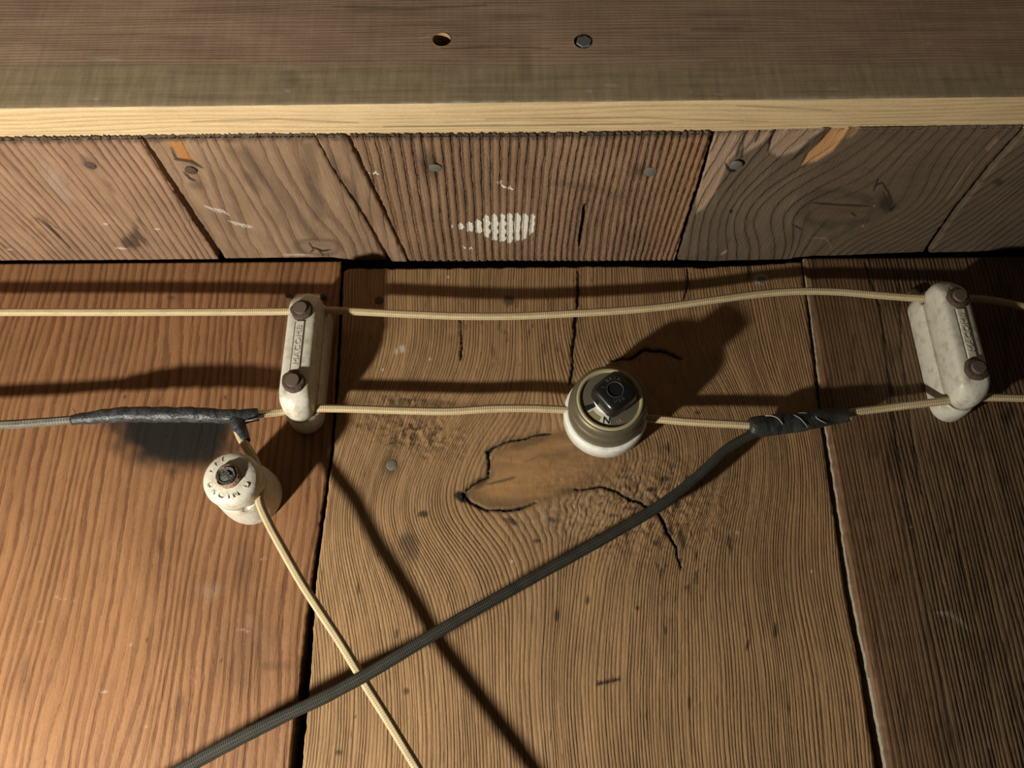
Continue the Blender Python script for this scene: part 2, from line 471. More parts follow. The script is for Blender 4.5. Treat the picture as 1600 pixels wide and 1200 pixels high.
def shaded_edge(loop, nv, nu, km):  # side face in the gap painted near black, standing in for shade
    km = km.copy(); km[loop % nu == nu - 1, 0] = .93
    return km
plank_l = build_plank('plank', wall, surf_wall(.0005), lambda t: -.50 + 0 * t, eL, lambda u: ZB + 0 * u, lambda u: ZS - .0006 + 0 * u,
                      .0008, .0010, .02, f_left, W_LEFT, seed=1, edge_mask=shaded_edge)
# ---- middle plank
KX, KY = 850, 738
KC = at(KX, KY)
def f_mid(S, T, X, Y):
    dx = S - KC[0]; dz = T - KC[2]
    a = math.radians(14)
    u = (dx * math.cos(a) + dz * math.sin(a)); v = (-dx * math.sin(a) + dz * math.cos(a))
    r2 = (u / .062) ** 2 + (v / .034) ** 2
    w = np.exp(-r2 * .42)
    base = S - .85 * w * dx
    base = base - .012 * np.exp(-((X - 640) / 90) ** 2 - ((Y - 720) / 120) ** 2) * np.sin((Y - 640) / 42.0) * .35
    base = base + .005 * (fbm(S * 7, T * 5, 14) - .5) + .0012 * np.sin(T * 55 + S * 20)
    ph = base * 560 + 2.0 * vnoise(base * 60, T * 4, 17)
    # wavy crossgrain near the knot
    wav = np.exp(-((X - 1000) / 140) ** 2 - ((Y - 790) / 75) ** 2)
    ph = ph + wav * 3.0 * (fbm(S * 90, T * 150, 21) - .5)
    rough_ = ell(X, Y, 650, 678, 100, 42, 10, .9, .4, 3) + ell(X, Y, 640, 628, 90, 14, 3, .9, .3, 6) + .9 * wav
    rough_ = np.clip(rough_, 0, 1)
    H = .0003 * (vnoise(S * 60, T * 10, 3) - .5) + rough_ * .0016 * (fbm(S * 500, T * 420, 8) - .5)
    knot = poly(X, Y, [(722, 775), (735, 758), (765, 742), (776, 705), (820, 685), (890, 668), (960, 690), (985, 720), (960, 752), (900, 770), (860, 782), (805, 800), (760, 797)], 9)
    knot = knot * (1 - sstep(900, 985, X + .5 * (Y - 730)) * .75)
    D = 0 * X
    def crack(pts, wd, k=1.0, deep=.0015, soft=1.3):
        nonlocal D, H
        xw = X + 9 * (fbm(X / 26, Y / 26, 31) - .5) + 2 * (vnoise(X / 5, Y / 5, 33) - .5); yw = Y + 9 * (fbm(X / 24, Y / 28, 35) - .5)
        m = line(xw, yw, pts, wd * (.45 + 1.1 * vnoise(X / 16, Y / 16, 37)), soft)
        D = np.maximum(D, .42 * k * line(xw, yw, pts, wd * 2.2, 6))
        D = np.maximum(D, m * k); H = H - deep * m
    crack([(722, 782), (728, 765), (762, 745), (764, 708), (790, 690), (860, 676)], 2.6)
    crack([(722, 770), (732, 782), (760, 796), (800, 797), (840, 787)], 2.6)
    crack([(900, 765), (940, 760), (965, 768), (1000, 785), (1030, 805), (1055, 850), (1062, 890)], 2.2)
    crack([(905, 425), (902, 480), (897, 530), (892, 580), (890, 600)], 2.4)
    crack([(955, 563), (985, 558), (1005, 548), (1040, 549), (1065, 560)], 2.2)
    crack([(720, 500), (722, 530), (720, 560)], 1.6, .8)
    crack([(1072, 420), (1074, 440), (1070, 470)], 1.4, .7)
    D = np.maximum(D, .95 * ell(X, Y, 722, 776, 12, 9, 20, .5, .5, 2))
    D = np.maximum(D, .45 * knot * sstep(.45, 1.05, ((X - 835) / 105) ** 2 + ((Y - 735 + .18 * (X - 835)) / 50) ** 2))
    D = np.maximum(D, .42 * ell(X, Y, 890, 705, 80, 12, -12, .9, .5, 12)); D = np.maximum(D, .40 * ell(X, Y, 770, 785, 50, 12, 12, .9, .5, 12))
    D = np.maximum(D, .55 * line(X, Y, [(760, 757), (790, 750), (805, 746)], 2.5, 2)); D = np.maximum(D, .35 * line(X, Y, [(820, 722), (845, 712), (862, 718), (858, 730)], 1.5, 2))
    D = np.maximum(D, .75 * ell(X, Y, 755, 752, 30, 9, -40, .8, .4, 2))
    D = np.maximum(D, .70 * ell(X, Y, 905, 766, 45, 9, -4, .9, .4, 2))
    D = np.maximum(D, .45 * ell(X, Y, 830, 690, 70, 9, -14, .9, .4, 2))
    D = np.maximum(D, .5 * ell(X, Y, 612, 728, 17, 24, 0, .9, .3))
    D = np.maximum(D, .62 * ell(X, Y, 640, 850, 17, 34, -5, .8, .5, 4))
    D = np.maximum(D, .80 * ell(X, Y, 660, 803, 9, 6, 0, .7, .4))
    D = np.maximum(D, .5 * ell(X, Y, 690, 632, 100, 8, 2, .9, .9, 4))
    D = np.maximum(D, .62 * np.clip(rough_, 0, 1) * sstep(.52, .62, fbm(X / 6, Y / 5, 5)))
    D = np.maximum(D, .40 * ell(X, Y, 940, 700, 90, 22, -8, .9, .5, 6))
    # mould specks right of the knot
    zone = np.clip(ell(X, Y, 1060, 850, 70, 130, -8, .9, .3) + ell(X, Y, 1010, 760, 90, 60, 0, .9, .3) + .6 * ell(X, Y, 800, 520, 130, 100, 0, .9), 0, 1)
    D = np.maximum(D, .85 * zone * sstep(.66, .74, fbm(X / 8, Y / 17, 15)))
    for (cx, cy, rx, ry, a_) in ((1065, 840, 6, 22, -15), (1140, 850, 4, 20, -6), (1045, 700, 5, 10, -10), (1090, 645, 7, 4, 0), (1025, 848, 6, 6, 0), (996, 950, 4, 4, 0),
                                 (918, 938, 4, 10, 5), (1212, 985, 4, 14, 0), (1168, 1008, 3, 11, 15), (1077, 1098, 3, 14, 0), (1232, 1105, 3, 16, -6), (1040, 985, 3, 9, 0),
                                 (1010, 1118, 2, 8, 0), (700, 935, 2, 14, 8), (560, 920, 2, 12, 0), (620, 990, 3, 10, 0), (795, 470, 12, 10, 0), (555, 1120, 3, 3, 0), (530, 1175, 7, 6, 0), (635, 1080, 5, 6, 0),
                                 (870, 960, 6, 12, 0), (1170, 420, 5, 22, 0), (672, 1010, 3, 4, 0), (862, 812, 10, 5, 30), (800, 815, 18, 6, 20), (840, 845, 8, 4, 0)):
        D = np.maximum(D, .72 * ell(X, Y, cx, cy, rx, ry, a_, .6, .3, cx))
    # small inked measuring tick
    D = np.maximum(D, .9 * line(X, Y, [(933, 1069), (968, 1061)], 2.4, 1.5, False))
    for k in range(7):
        D = np.maximum(D, .85 * line(X, Y, [(934 + k * 5.6, 1064 - k * 1.1), (935 + k * 5.6, 1071 - k * 1.2)], 1.2, 1.2, False))
    # torn knob-side split where lower wire enters the round switch
    Pm = .8 * ell(X, Y, 627, 546, 16, 7, -15, .7, .6, 6) * sstep(.4, .55, vnoise(X / 3.0, Y / 10, 8))
    for (cx, cy) in ((672, 561), (1152, 832), (598, 578), (1268, 893), (700, 433), (800, 877)):
        Pm = np.maximum(Pm, .8 * ell(X, Y, cx, cy, 2.5, 2.5, 0, .5))
    Pm = np.maximum(Pm, .6 * ell(X, Y, 1188, 437, 12, 9, 0, .7, .8, 5))
    Pm = np.maximum(Pm, .10 * ell(X, Y, 930, 800, 150, 40, -12, .95, .3, 9) * sstep(.45, .6, fbm(X / 5, Y / 9, 55)))
    warm = .5 * ell(X, Y, 820, 745, 70, 30, -14, .9)
    warm = np.maximum(warm, .12 * ell(X, Y, 650, 1050, 180, 160, 0, .95))
    D = np.clip(D, 0, 1)
    return H, ph, np.stack([D, np.clip(Pm, 0, 1), knot * .92, warm * .5], -1)
eM0 = px_edge_wall([(537, 418), (531, 560), (521, 700), (494, 905), (485, 1050), (471, 1210)])
eM1 = px_edge_wall([(1252, 405), (1264, 500), (1280, 640), (1300, 780), (1322, 930), (1345, 1050), (1371, 1210)])
def topmid(u):
    px = 537 + 715 * np.asarray(u, float)
    y = np.interp(px, [537, 545, 700, 1000, 1100, 1180, 1200, 1252], [424, 419, 418, 415, 417, 413, 411, 409]) + 2.0 * (vnoise(px / 9, px * 0, 3) - .5)
    v = np.vectorize(lambda a, b: at(a, b)[2])
    return v(px, y)
plank_m = build_plank('plank', wall, surf_wall(0), eM0, eM1, lambda u: ZB + 0 * np.asarray(u, float), topmid, .0007, .0008, .02, f_mid, W_MID, seed=4)
# ---- right plank
def f_right(S, T, X, Y):
    b = S + .004 * (fbm(S * 8, T * 5, 24) - .5) + .05 * (T - CZ - .1) * .1
    ph = b * 400 + 1.6 * vnoise(S * 60, T * 4, 27)
    H = .0003 * (vnoise(S * 60, T * 10, 5) - .5)
    crackpts = [(1352, 410), (1375, 480), (1385, 560), (1402, 700), (1425, 820), (1445, 930), (1470, 1050), (1495, 1210)]
    m = line(X + 3 * (fbm(X / 14, Y / 25, 3) - .5), Y, crackpts, 1.6, 1.4, False) * (.4 + .6 * sstep(1000, 600, Y))
    m2 = line(X + 3 * (fbm(X / 14, Y / 25, 5) - .5), Y, [(1405, 430), (1410, 560), (1425, 680), (1440, 770)], 1.6, 1.4)
    D = .75 * m + .6 * m2
    H = H - .0008 * np.maximum(m, m2)
    side = np.interp(Y, [p[1] for p in crackpts], [p[0] for p in crackpts])
    red = .4 * sstep(10, -40, X - side)
    D = np.maximum(D, .35 * sstep(.60, .75, fbm(X / 12, Y / 50, 44)))
    D = np.maximum(D, .6 * ell(X, Y, 1575, 650, 12, 18, 30, .8, .4))
    D = np.maximum(D, .6 * ell(X, Y, 1482, 830, 8, 6, 0, .8, .4))
    Pm = .30 * line(X, Y, [(1462, 958), (1482, 958), (1500, 970), (1515, 985)], 4, 3)
    Pm = np.maximum(Pm, .8 * ell(X, Y, 1424, 823, 2.2, 2.2, 0, .5))
    return H, ph, np.stack([np.clip(D, 0, 1), Pm, red, 0 * D], -1)
eR0 = px_edge_wall([(1254, 400), (1268, 500), (1286, 640), (1308, 780), (1331, 930), (1356, 1050), (1386, 1210)])
def lit_edge(loop, nv, nu, km):  # pale fibres on the left edge, with the light it catches painted in
    c = loop % nu
    km = km.copy(); s = c == 0
    km[s, 1] = .75; km[s, 0] = 0
    return km
def topright(u):
    px = 1254 + 400 * np.asarray(u, float)
    return np.vectorize(lambda a, b: at(a, b)[2])(px, np.interp(px, [1254, 1280, 1660], [399, 396, 391]))
plank_r = build_plank('plank', wall, surf_wall(.0030), eR0, lambda t: .52 + 0 * t, lambda u: ZB + 0 * np.asarray(u, float), lambda u: ZS - .0015 + 0 * np.asarray(u, float),
                      .0009, .0012, .02, f_right, W_RIGHT, seed=8, bev=.0026, edge_mask=lit_edge)
for p in (plank_l, plank_m, plank_r): reparent(p, wall)
V = np.array([[-.6, .034, ZB - .05], [.6, .034, ZB - .05], [.6, .034, ZS + .08], [-.6, .034, ZS + .08], [-.6, .05, ZB - .05], [.6, .05, ZB - .05], [.6, .05, ZS + .08], [-.6, .05, ZS + .08]])
BOXQ = [[0, 1, 2, 3], [5, 4, 7, 6], [4, 0, 3, 7], [1, 5, 6, 2], [3, 2, 6, 7], [4, 5, 1, 0]]
o = link('gap_backing', mesh_np('gap_backing', V, BOXQ, smooth=False), M_GAP_BLACK, wall); reparent(o, wall)  # black sheet added behind the planks so the gaps look like dark void

# ---- overhead boards
def near_y(px):     # picture height of the ragged near ends
    return np.interp(px, [-300, 0, 400, 800, 1115, 1300, 1600, 1900], [222, 219, 214, 213, 209, 204, 200, 196])
def far_pts(pts):
    return pts
def soffit_board(edge0, edge1, far, field, mat, seed, low=0.0, ds=.0008, jag=.0006, ragged=.0012, near_extra=0.0):
    e0 = px_edge_soffit(edge0); e1 = px_edge_soffit(edge1)
    p0 = edge0[0][0]; p1 = edge1[0][0]; q0 = edge0[-1][0]; q1 = edge1[-1][0]
    vv = np.vectorize(lambda a, b: at_z(a, b)[1])
    def tn(u):
        px = p0 + (p1 - p0) * np.asarray(u, float)
        return vv(px, near_y(px)) + ragged * (fbm(px / 2.4, px * 0, seed) - .5) * 2 - near_extra
    def tf(u):
        px = q0 + (q1 - q0) * np.asarray(u, float)
        return vv(px, np.interp(px, [a for a, _ in far], [b for _, b in far])) + .0006 * (fbm(px / 7.0, px * 0, seed + 3) - .5)
    def fld(S, T, X, Y):
        H, ph, K = field(S, T, X, Y)
        d = Y - near_y(X)
        end = .70 * sstep(10, 1, d + 12 * (fbm(X / 3.5, Y / 8, seed) - .5))
        K[..., 0] = np.maximum(K[..., 0], end * sstep(1250, 1050, X))
        H = H - .0006 * end * sstep(1250, 1050, X)
        return H, ph, K
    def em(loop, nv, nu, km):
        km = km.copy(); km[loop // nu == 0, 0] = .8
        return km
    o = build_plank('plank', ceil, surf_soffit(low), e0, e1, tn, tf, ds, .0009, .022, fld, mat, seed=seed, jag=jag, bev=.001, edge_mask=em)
    # torn fibres hanging from the sawn end
    Vf = []; Tf = []
    n = int(abs(p1 - p0) / 1.6)
    r = random.Random(seed)
    for i in range(n):
        px = p0 + (p1 - p0) * r.random()
        if px > 1120 and r.random() < .8: continue
        c = at_z(px, near_y(px) + 1)
        x, y = c[0], c[1] + .0006
        wd = r.uniform(.00015, .0005); ln = r.uniform(.001, .0034); b0 = len(Vf)
        Vf += [(x - wd, y, ZS + .0006), (x + wd, y, ZS + .0006), (x, y + wd, ZS + .0006), (x + r.uniform(-.0012, .0012), y - ln * .6, ZS - ln * .35)]
        Tf += [(b0, b0 + 1, b0 + 3), (b0 + 1, b0 + 2, b0 + 3), (b0 + 2, b0, b0 + 3)]
    if Vf:
        s = link('torn_fibre', mesh_np('torn_fibre', Vf, np.zeros((0, 4)), Tf, smooth=False), M_SPLINT)
        tag(s, kind='stuff'); s.parent = o
    return o

def f_sa(S, T, X, Y):
    ph = (S + .35 * (T + .06) * .05 + .004 * (fbm(S * 10, T * 12, 2) - .5)) * 200 + 1.0 * vnoise(S * 50, T * 6, 3)
    D = .55 * ell(X, Y, 85, 365, 45, 22, 25, .8, .6, 3) + .45 * ell(X, Y, 215, 370, 22, 30, 35, .8, .8, 7) + .3 * ell(X, Y, 20, 390, 30, 12, 20, .8, .5)
    D = D * sstep(.42, .56, fbm(S * 420, T * 30, 77)) * 1.5
    D = np.maximum(D, .4 * ell(X, Y, 140, 256, 16, 11, 30, .9, .5)); D = np.maximum(D, .4 * ell(X, Y, 170, 290, 6, 20, -40, .8, .5))
    Pm = .16 * ell(X, Y, 85, 285, 14, 45, -38, .9, .3)
    for (cx, cy, rx) in ((190, 388, 14), (245, 358, 6), (165, 350, 4), (15, 390, 6)): Pm = np.maximum(Pm, .7 * ell(X, Y, cx, cy, rx, 1.8, 3, .6, .4, cx))
    return .0004 * (vnoise(S * 50, T * 20, 1) - .5), ph, np.stack([np.clip(D, 0, 1), Pm, 0 * D, 0 * D], -1)
def f_sb(S, T, X, Y):
    k = at_z(495, 387); d2 = ((S - k[0]) / .022) ** 2 + ((T - k[1]) / .035) ** 2
    ph = (S - .7 * (S - k[0]) * np.exp(-d2) + .006 * (fbm(S * 14, T * 12, 5) - .5) + .05 * (T + .05) * np.sin(S * 60) * .3) * 110 + 1.4 * vnoise(S * 60, T * 10, 6)
    kn = .9 * ell(X, Y, 497, 386, 34, 13, 3, .6, .2)
    D = .55 * (ell(X, Y, 497, 386, 40, 16, 3, .3, .2) - ell(X, Y, 497, 386, 33, 12, 3, .4, .2)).clip(0, 1)
    for p in ([(482, 378), (490, 390), (484, 396)], [(488, 386), (505, 392), (516, 390)], [(498, 390), (506, 400)]): D = np.maximum(D, .95 * line(X, Y, p, 1.6, 1.2))
    st = .55 * poly(X, Y, [(355, 232), (390, 232), (480, 345), (505, 375), (480, 370), (420, 300)], 14) + .5 * poly(X, Y, [(470, 222), (490, 222), (510, 340), (490, 345)], 10)
    D = np.maximum(D, .6 * st); D = np.maximum(D, .4 * ell(X, Y, 395, 285, 10, 30, -35, .8, .4))
    D = np.maximum(D, .8 * line(X, Y, [(268, 230), (275, 248), (300, 252), (316, 262)], 3, 2)); D = np.maximum(D, .85 * line(X, Y, [(287, 268), (296, 278), (305, 282)], 2.5, 1.5))
    D = np.maximum(D, .4 * ell(X, Y, 310, 290, 20, 9, 10, .8, .4))
    warm = .8 * poly(X, Y, [(262, 218), (285, 218), (296, 240), (305, 252), (280, 250)], 6)
    Pm = 0 * D
    for k_ in range(16):
        cx = 320 + (k_ * 37 % 70); cy = 322 + (k_ * 23 % 45); Pm = np.maximum(Pm, .65 * line(X, Y, [(cx, cy), (cx + 9, cy + 3 + k_ % 5)], 1.0, 1.1))
    Pm = np.maximum(Pm, .5 * ell(X, Y, 470, 398, 30, 2, 0, .8, .5))
    return .0004 * (vnoise(S * 50, T * 20, 4) - .5), ph, np.stack([np.clip(D, 0, 1), Pm, kn, warm], -1)
def f_ss(S, T, X, Y):
    ph = S * 130 + 1.2 * vnoise(S * 60, T * 10, 9)
    D = .45 * ell(X, Y, 540, 290, 14, 60, -30, .9, .4)
    Pm = .7 * line(X, Y, [(545, 262), (575, 272)], 1.2, 1.2)
    return 0 * S, ph, np.stack([D, Pm * 0, 0 * D, 0 * D], -1)
def f_sc(S, T, X, Y):
    x0 = at_z(540, 300)[0]; x1 = at_z(1090, 300)[0]; u = (S - x0) / (x1 - x0)
    ph = 44 * (u * .66 + .34 * u ** 2.0) + .35 * vnoise(S * 40, T * 8, 2) + .8 * (fbm(u * 5, T * 14, 12) - .5)
    ph = ph + .5 * np.exp(-((X - 905) / 60) ** 2) * np.sin((Y - 260) / 55)
    fr = ph - np.floor(ph)
    H = -.0012 * np.where(fr > .86, sstep(.86, .96, fr), sstep(.10, 0, fr)) + .0003 * (vnoise(S * 90, T * 60, 3) - .5)
    dd = line(X, Y, [(913, 320), (911, 345), (907, 370), (905, 386)], 4.5, 1.2); H = H - .003 * dd
    D = dd
    D = np.maximum(D, .55 * ell(X, Y, 668, 258, 20, 26, -10, .7, .3)); D = np.maximum(D, .5 * ell(X, Y, 1000, 268, 20, 16, 0, .9, .4))
    D = np.maximum(D, .35 * ell(X, Y, 910, 292, 50, 9, 8, .9, .5)); D = np.maximum(D, .3 * ell(X, Y, 960, 305, 20, 8, 5, .9, .5))
    paint = poly(X, Y, [(698, 355), (735, 349), (762, 338), (800, 335), (836, 337), (836, 360), (822, 372), (800, 381), (770, 374), (742, 362)], 10)
    bars = .55 + .45 * np.sin(Y / 1.9 + .5 * np.sin(X / 9)) * sstep(1.0, .6, paint * (1 - .6 * sstep(820, 770, X) * sstep(740, 775, X)))
    Pm = paint * (.58 + .5 * bars)
    Pm = np.maximum(Pm, .9 * ell(X, Y, 780, 285, 5, 4, 0, .5)); Pm = np.maximum(Pm, .8 * line(X, Y, [(783, 291), (802, 296)], 2, 1.5))
    Pm = np.maximum(Pm, .8 * line(X, Y, [(540, 268), (592, 272)], 1.4, 1.2)); Pm = np.maximum(Pm, .75 * line(X, Y, [(724, 387), (738, 389)], 2, 1.5))
    red = .5 * sstep(980, 1090, X)
    return H, ph, np.stack([np.clip(D, 0, 1), Pm, 0 * D, red * .35], -1)
def f_sd(S, T, X, Y):
    k = at_z(1318, 328); dx = S - k[0]; dy = T - k[1]
    d2 = (dx / .045) ** 2 + (dy / .030) ** 2
    base = S - .8 * dx * np.exp(-d2 * .6) + .25 * (T - k[1]) * sstep(1150, 1400, X) + .006 * (fbm(S * 10, T * 12, 7) - .5)
    ph = base * 150 + 1.6 * vnoise(base * 60, T * 4, 4)
    kn = np.maximum(.75 * ell(X, Y, 1308, 326, 58, 28, 0, .5, .15), .55 * sstep(1220, 1330, X - .3 * (Y - 300)))
    D = .5 * (ell(X, Y, 1308, 326, 66, 34, 0, .3, .2) - ell(X, Y, 1308, 326, 56, 27, 0, .4, .2)).clip(0, 1)
    for p in ([(1270, 317), (1310, 320), (1360, 322)], [(1330, 332), (1338, 338)], [(1368, 290), (1378, 285), (1388, 300), (1395, 318)], [(1365, 298), (1372, 280)], [(1240, 352), (1252, 358)], [(1380, 300), (1392, 330), (1398, 322)]):
        D = np.maximum(D, .8 * line(X, Y, p, 1.8, 1.4))
    D = np.maximum(D, .7 * ell(X, Y, 1385, 318, 16, 14, 0, .8, .6, 6))
    D = np.maximum(D, .9 * ell(X, Y, 1142, 330, 3, 3.5, 0, .4)); D = np.maximum(D, .9 * line(X, Y, [(1134, 258), (1140, 266), (1150, 268)], 4, 1.5))
    D = np.maximum(D, .85 * line(X, Y, [(1150, 245), (1160, 222), (1170, 204)], 3, 1.3)); D = np.maximum(D, .85 * line(X, Y, [(1180, 225), (1190, 204)], 2.5, 1.3))
    D = np.maximum(D, .8 * line(X, Y, [(1200, 225), (1213, 204)], 3, 1.3)); D = np.maximum(D, .7 * line(X, Y, [(1238, 250), (1265, 222), (1290, 204)], 3, 1.3))
    bare = np.maximum.reduce([poly(X, Y, [(1112, 204), (1165, 200), (1158, 232), (1138, 252), (1118, 300), (1100, 325), (1085, 335), (1090, 300), (1102, 260)], 3),
                              poly(X, Y, [(1162, 203), (1212, 200), (1190, 224), (1160, 242)], 3),
                              poly(X, Y, [(1208, 202), (1290, 198), (1268, 220), (1240, 238), (1215, 246), (1200, 240)], 3)])
    warm = poly(X, Y, [(1252, 258), (1262, 240), (1282, 222), (1300, 200), (1328, 198), (1318, 214), (1300, 236), (1275, 252)], 3)
    warm = np.maximum(warm, .45 * poly(X, Y, [(1318, 216), (1330, 200), (1345, 200), (1330, 214)], 3))
    H = .0005 * (vnoise(S * 50, T * 20, 6) - .5) - .0012 * np.maximum(bare, warm)
    Pm = .85 * bare
    Pm = np.maximum(Pm, .9 * line(X, Y, [(1127, 398), (1136, 392)], 2, 1.2)); Pm = np.maximum(Pm, .5 * line(X, Y, [(1480, 312), (1520, 252)], 1, 1.2)); 
    Pm = np.maximum(Pm, .35 * poly(X, Y, [(1540, 232), (1556, 215), (1562, 220), (1546, 238)], 3))
    for c_ in ((1348, 353), (1366, 322)): Pm = np.maximum(Pm, .9 * ell(X, Y, *c_, 2, 2, 0, .4))
    Pm = np.maximum(Pm, .4 * line(X, Y, [(1265, 372), (1290, 372), (1300, 388)], 1, 1.2))
    return H, ph, np.stack([np.clip(D, 0, 1), Pm, kn, warm], -1)
def f_se(S, T, X, Y):
    ph = (S + .3 * (T)) * 175 + 2.0 * vnoise(S * 50, T * 14, 14)
    D = .6 * ell(X, Y, 1560, 285, 7, 6, 0, .7, .5)
    return .0004 * (vnoise(S * 50, T * 20, 16) - .5), ph, np.stack([D, 0 * D, 0 * D + .5, 0 * D], -1)
FAR = [(-400, 409), (0, 408), (345, 406), (520, 404), (560, 409), (610, 409), (900, 409), (1055, 408), (1100, 410), (1180, 416), (1215, 414), (1245, 405), (1300, 402), (1450, 396), (1600, 391), (2000, 384)]
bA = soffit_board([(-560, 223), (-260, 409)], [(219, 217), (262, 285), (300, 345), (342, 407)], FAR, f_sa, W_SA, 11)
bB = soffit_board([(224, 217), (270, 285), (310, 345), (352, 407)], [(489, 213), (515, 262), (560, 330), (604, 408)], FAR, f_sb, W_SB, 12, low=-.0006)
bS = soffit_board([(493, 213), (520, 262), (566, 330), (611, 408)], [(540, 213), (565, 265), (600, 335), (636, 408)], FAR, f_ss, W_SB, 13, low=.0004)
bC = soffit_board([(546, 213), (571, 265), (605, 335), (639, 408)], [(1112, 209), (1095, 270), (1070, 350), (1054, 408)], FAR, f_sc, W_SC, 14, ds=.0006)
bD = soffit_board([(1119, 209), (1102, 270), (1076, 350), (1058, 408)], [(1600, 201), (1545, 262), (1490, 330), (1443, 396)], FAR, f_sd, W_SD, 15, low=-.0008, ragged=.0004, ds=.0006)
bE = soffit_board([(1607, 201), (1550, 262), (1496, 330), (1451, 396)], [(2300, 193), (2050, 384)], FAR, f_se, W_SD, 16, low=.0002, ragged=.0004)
for b in (bA, bB, bS, bC, bD, bE): reparent(b, ceil)

for b, l in ((plank_l, 'wide reddish plank with a black scorch mark'), (plank_m, 'wide brown plank with a smooth knot'), (plank_r, 'dark brown plank with pale left edge'),
             (bA, 'reddish ridged overhead board'), (bB, 'broad grained overhead board with small cracked knot'), (bS, 'narrow split sliver of overhead board'),
             (bC, 'deeply ridged overhead board with white paint smear'), (bD, 'grey overhead board with large knot and torn orange splinter'), (bE, 'dark grey overhead board at the right edge')):
    tag(b, l)

# ------------------------------------------------------------------ generic solid builders
def rings_mesh(name, rings, cap0=True, cap1=True, smooth=True):
    """rings: list of (n,3) arrays, same n"""
    n = len(rings[0]); V = np.concatenate(rings); Q = []; T = []
    i = np.arange(n); j = (i + 1) % n
    for k in range(len(rings) - 1):
        Q.append(np.stack([k * n + i, k * n + j, (k + 1) * n + j, (k + 1) * n + i], -1))
    V = list(map(tuple, V))
    if cap0:
        V.append(tuple(rings[0].mean(0))); c = len(V) - 1
        T += [(c, int((a + 1) % n), int(a)) for a in range(n)]
    if cap1:
        V.append(tuple(rings[-1].mean(0))); c = len(V) - 1; b = (len(rings) - 1) * n
        T += [(c, int(b + a), int(b + (a + 1) % n)) for a in range(n)]
    return mesh_np(name, V, np.concatenate(Q), T, smooth=smooth)

def autosmooth(me, ang=35):
    """sharp edges by angle"""
    import bmesh
    bm = bmesh.new(); bm.from_mesh(me)
    for e in bm.edges:
        if len(e.link_faces) == 2 and e.calc_face_angle(0) > math.radians(ang): e.smooth = False
    bm.to_mesh(me); bm.free()
    return me

def circ(r, h, n=48, cx=0, cz=0, wob=0.0, seed=0, rot=0.0, sq=None):
    """ring in the wall frame (x, -h, z), millimetres -> metres"""
    a = np.linspace(0, 2 * math.pi, n, endpoint=False) + rot
    rr = np.full(n, float(r))
    if wob: rr = rr * (1 + wob * (fbm(np.cos(a) * 2 + 5, np.sin(a) * 2 + 5, seed) - .5) * 2)
    if sq: rr = rr / (np.abs(np.cos(a - rot)) ** sq + np.abs(np.sin(a - rot)) ** sq) ** (1 / sq)
    hh = h if callable(h) is False else h(a)
    return np.stack([cx + rr * np.cos(a), -np.broadcast_to(hh, (n,)), cz + rr * np.sin(a)], -1) / 1000.0

def lathe(name, prof, n=56, **kw):
    return autosmooth(rings_mesh(name, [circ(r, h, n, **kw) for r, h in prof]))

def text_geo(body, size, ext):
    cu = bpy.data.curves.new('lettering', 'FONT'); cu.body = body; cu.size = size; cu.extrude = ext
    cu.align_x = 'CENTER'; cu.align_y = 'CENTER'; cu.resolution_u = 3
    ob = bpy.data.objects.new('lettering', cu); COL.objects.link(ob)
    dg = bpy.context.evaluated_depsgraph_get(); dg.update()
    me = bpy.data.meshes.new_from_object(ob.evaluated_get(dg))
    bpy.data.objects.remove(ob); bpy.data.curves.remove(cu)
    return me

def text_join(items, name='lettering'):
    """items: (string, size, extrude, Matrix) -> one mesh"""
    import bmesh
    bm = bmesh.new()
    for body, size, ext, mx in items:
        me = text_geo(body, size, ext); me.transform(mx); bm.from_mesh(me); bpy.data.meshes.remove(me)
    me = bpy.data.meshes.new(name); bm.to_mesh(me); bm.free()
    return me
# text plane (x right, y up, z out) -> wall frame (x, -out, up)
WALLM = Matrix(((1, 0, 0, 0), (0, 0, -1, 0), (0, 1, 0, 0), (0, 0, 0, 1)))

# nails in the boards
def nail_on_wall(px, py, r, par, proud=.4, mat=M_STEEL, y0=0.0):
    c = at(px, py, y0)
    o = link('nail', lathe('nail', [(r * .4, -6), (r * .4, 0), (r, .0), (r, proud * .6), (r * .8, proud), (r * .2, proud * 1.05)], 20, wob=.08, seed=int(px)), mat)
    o.location = c; reparent2(o, par)
    return o
def reparent2(o, p):
    o.parent = p
    o.matrix_parent_inverse = Matrix.Identity(4)
    # p itself hangs under a translated structure with identity world transform
def nail_on_soffit(px, py, r, par, mat=M_STEEL, tilt=0.0, proud=.6):
    c = at_z(px, py)
    me = lathe('nail', [(r * .4, -6), (r * .4, 0), (r, .0), (r, proud * .6), (r * .85, proud), (r * .2, proud * 1.1)], 22, wob=.10, seed=int(px))
    o = link('nail', me, mat); o.location = c; o.rotation_euler = (math.pi / 2 + tilt, 0, 0); reparent2(o, par)
nail_on_wall(612, 727, 3.1, plank_m, .5)
nail_on_wall(795, 470, 3.0, plank_m, .3, M_RUST)
nail_on_wall(593, 470, 3.0, plank_m, .2, M_RUST)
nail_on_wall(1190, 437, 2.8, plank_m, .3, M_STEEL)
nail_on_wall(453, 466, 2.0, plank_l, 5.0, M_RUST)
nail_on_wall(506, 466, 1.8, plank_l, 4.0, M_RUST)
nail_on_wall(1424, 464, 4.0, plank_r, 5.0, M_RUST, 3.0)
nail_on_soffit(680, 262, 3.7, bC, tilt=.15)
nail_on_soffit(1016, 268, 3.6, bC, tilt=-.1)
nail_on_soffit(1150, 257, 3.6, bD, tilt=.05, proud=1.0)
nail_on_soffit(298, 266, 3.2, bB, M_RUST)
